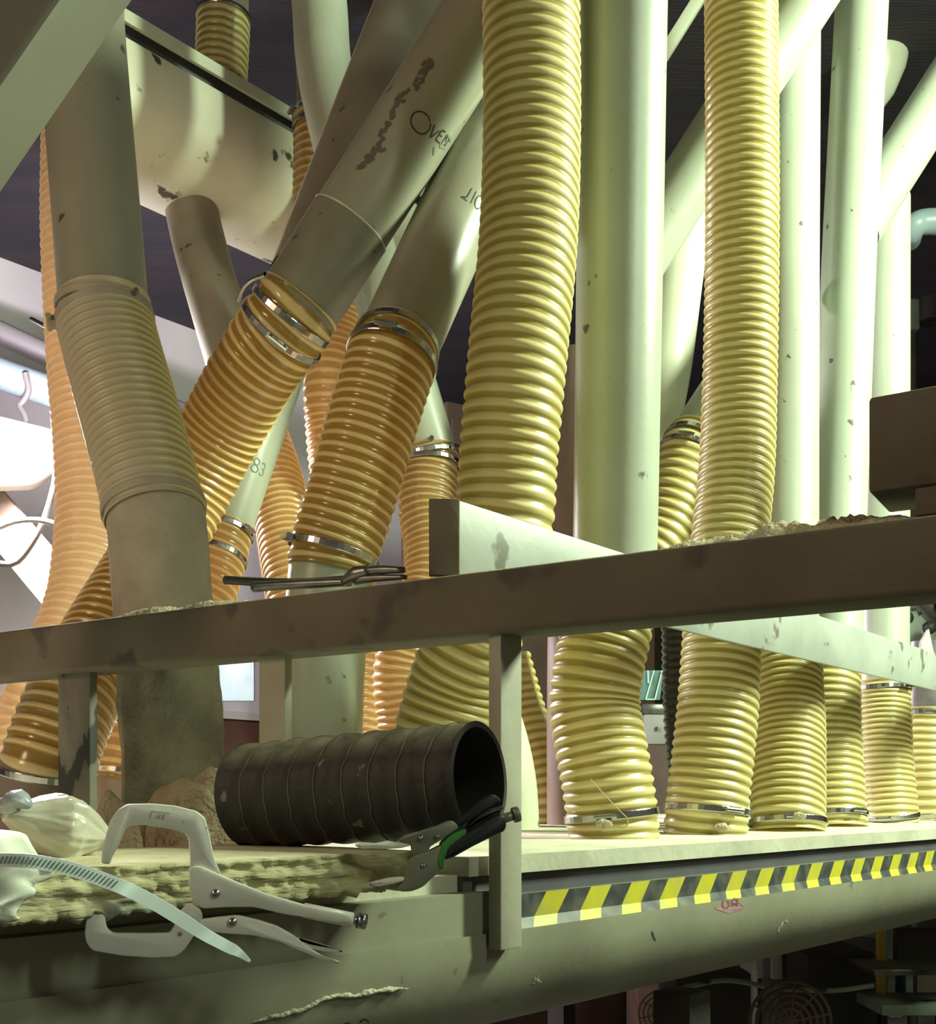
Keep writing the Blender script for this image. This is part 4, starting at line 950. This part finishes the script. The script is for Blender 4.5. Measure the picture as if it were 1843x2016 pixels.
# ================================================================== MACHINES BELOW THE TROUGH
def grille(parent, c, r, m, rings=5, spokes=8):
    vs = None
    for k in range(1, rings+1):
        rr_ = r*k/rings; pts = [c+Vector((rr_*math.cos(a), 0, rr_*math.sin(a))) for a in [i*2*math.pi/28 for i in range(29)]]
        tube('grille_ring', pts, r*.045, m, parent, seg=6, ds=r*.2)
    for i in range(spokes):
        a = i*2*math.pi/spokes+.2; tube('grille_spoke', [c, c+Vector((r*math.cos(a), 0, r*math.sin(a)))], r*.035, m, parent, seg=6, ds=r)
GRL = mat('grille_steel', (.16, .13, .11), rough=.5)
mo = empty('electric_motor', P(1303, 1996, 3.0), 'dark motor with a round fan grille below the trough', 'motor')
c = P(1303, 1996, 3.0); tube('housing', [c+Vector((0, .012, 0)), c+Vector((0, .26, 0))], .07, MACH, mo, seg=32, caps=True); grille(mo, c, .062, GRL)
fn = empty('fan_housing', P(1556, 2012, 3.3), 'larger dark round fan with a mesh grille below the trough', 'fan')
c = P(1556, 2012, 3.3); tube('housing', [c+Vector((0, .012, 0)), c+Vector((0, .3, 0))], .135, MACH, fn, seg=36, caps=True); grille(fn, c, .12, mat('grille_dark', (.09, .055, .045), rough=.6), 6, 10)
simple('dark machine cabinet under the trough between the two fans', 'fan_cabinet', 'machine', 1330, 1915, 1480, 2300, 3.7, .4, MACH)
simple('black cabinet under the trough right of the larger fan', 'fan_cabinet', 'machine', 1590, 1880, 1735, 2300, 4.0, .4, MACH)
for (x0, y0, x1, y1, Y, lb) in ((1486, 1908, 1492, 2200, 3.6, 'thin white post below the trough left of the larger fan'), (1487, 1860, 1503, 1926, 4.3, 'white upright peeking under the trough, left one of two'), (1521, 1845, 1541, 1928, 4.3, 'white upright peeking under the trough, right one of two')):
    simple(lb, 'white_upright', 'post', x0, y0, x1, y1, Y, .03, WHITEP, group='white uprights below the trough', bev=.002)
tag(tube('cable_loop', pp([(1345, 1945, 3.4), (1430, 1930, 3.4), (1530, 1945, 3.4), (1640, 1950, 3.4), (1720, 1940, 3.4)]), .008, MACHG, None, seg=8, ds=.03), 'dark cable sagging across the machines below the trough', 'cable', 'looped cables')
rk = empty('machine_rack', P(1790, 2000, 3.9), 'dark machine rack with a yellow edge and two shelves at lower right', 'rack')
for (nm, x0, y0, x1, y1, Y, m) in (('yellow_edge', 1732, 1835, 1745, 1974, 3.8, YELP), ('shelf', 1700, 1900, 1900, 1911, 3.7, DSTEEL), ('shelf', 1715, 1968, 1900, 1988, 3.7, MACHG),
                                   ('leg', 1771, 1910, 1784, 1970, 3.85, mat('rack_green', (.02, .05, .035), rough=.5)), ('back_panel', 1745, 1828, 1765, 1890, 4.3, SKYP), ('back_panel', 1780, 1912, 1805, 1962, 4.3, SKYP), ('back_panel', 1748, 1912, 1772, 1964, 4.3, mat('rack_sage', (.30, .34, .22), rough=.6)),
                                   ('drawer', 1766, 1828, 1900, 1898, 4.1, MACH), ('drawer', 1806, 1912, 1900, 1966, 4.1, BROWN), ('foot', 1752, 1990, 1776, 2003, 4.0, WHITEP), ('leg', 1735, 1990, 1748, 2600, 3.9, MACH), ('leg', 1850, 1990, 1863, 2600, 3.9, MACH)):
    a, b = P(x0, y1, Y), P(x1, y0, Y); c = (a+b)/2+Vector((0, .02, 0))
    boxobj(nm, c, ((b.x-a.x)/2, 0, 0), (0, .02 if nm != 'shelf' else .12, 0), (0, 0, (b.z-a.z)/2), m, rk, bev=.002)

# ================================================================== LIGHT
def area(name, loc, target, sx, sy, energy, color):
    l = bpy.data.lights.new(name, 'AREA'); l.shape = 'RECTANGLE'; l.size = sx; l.size_y = sy; l.energy = energy; l.color = color
    o = bpy.data.objects.new(name, l); COL.objects.link(o); o.location = loc
    o.rotation_euler = (Vector(target)-Vector(loc)).to_track_quat('-Z', 'Y').to_euler(); return o
area('tube_lamp_right', (2.75, 1.95, ZC+2.25), (.35, 2.3, ZC+.3), .25, .9, 255, (.84, 1, .71))
area('tube_lamp_front', (2.3, -.6, ZC+1.9), (-.1, 1.3, ZC), .2, .8, 26, (.86, 1, .74))
area('tube_lamp_warm', (-2.6, -.1, ZC+1.5), (.2, 2.2, ZC+.1), .3, .9, 24, (1, .70, .45))
lp_ = P(40, 885, 4.35)
area('work_lamp_down', lp_, lp_+V(.3, -.4, -1.2), .3, .2, 230, (1, .92, .96))
area('work_lamp_wall', lp_+V(0, .1, .1), lp_+V(.1, 1, -.05), .3, .2, 90, (1, .90, .98))
w = bpy.data.worlds.new('World'); S.world = w; w.use_nodes = True
w.node_tree.nodes['Background'].inputs[0].default_value = (.30, .26, .19, 1); w.node_tree.nodes['Background'].inputs[1].default_value = .38

# ================================================================== CAMERA
cam = bpy.data.cameras.new('camera'); co = bpy.data.objects.new('camera', cam); COL.objects.link(co)
co.location = (0, 0, ZC); co.rotation_euler = (math.pi/2, 0, 0)
cam.sensor_fit = 'AUTO'; cam.sensor_width = 36; cam.lens = F/2016*36
cam.shift_y = (HY-1008)/2016; cam.shift_x = 0
cam.clip_start = .05; cam.clip_end = 60
S.camera = co
S.view_settings.view_transform = 'Standard'; S.view_settings.look = 'None'; S.view_settings.exposure = 0; S.view_settings.gamma = 1
S.view_settings.use_curve_mapping = False
S.cycles.use_denoising = True
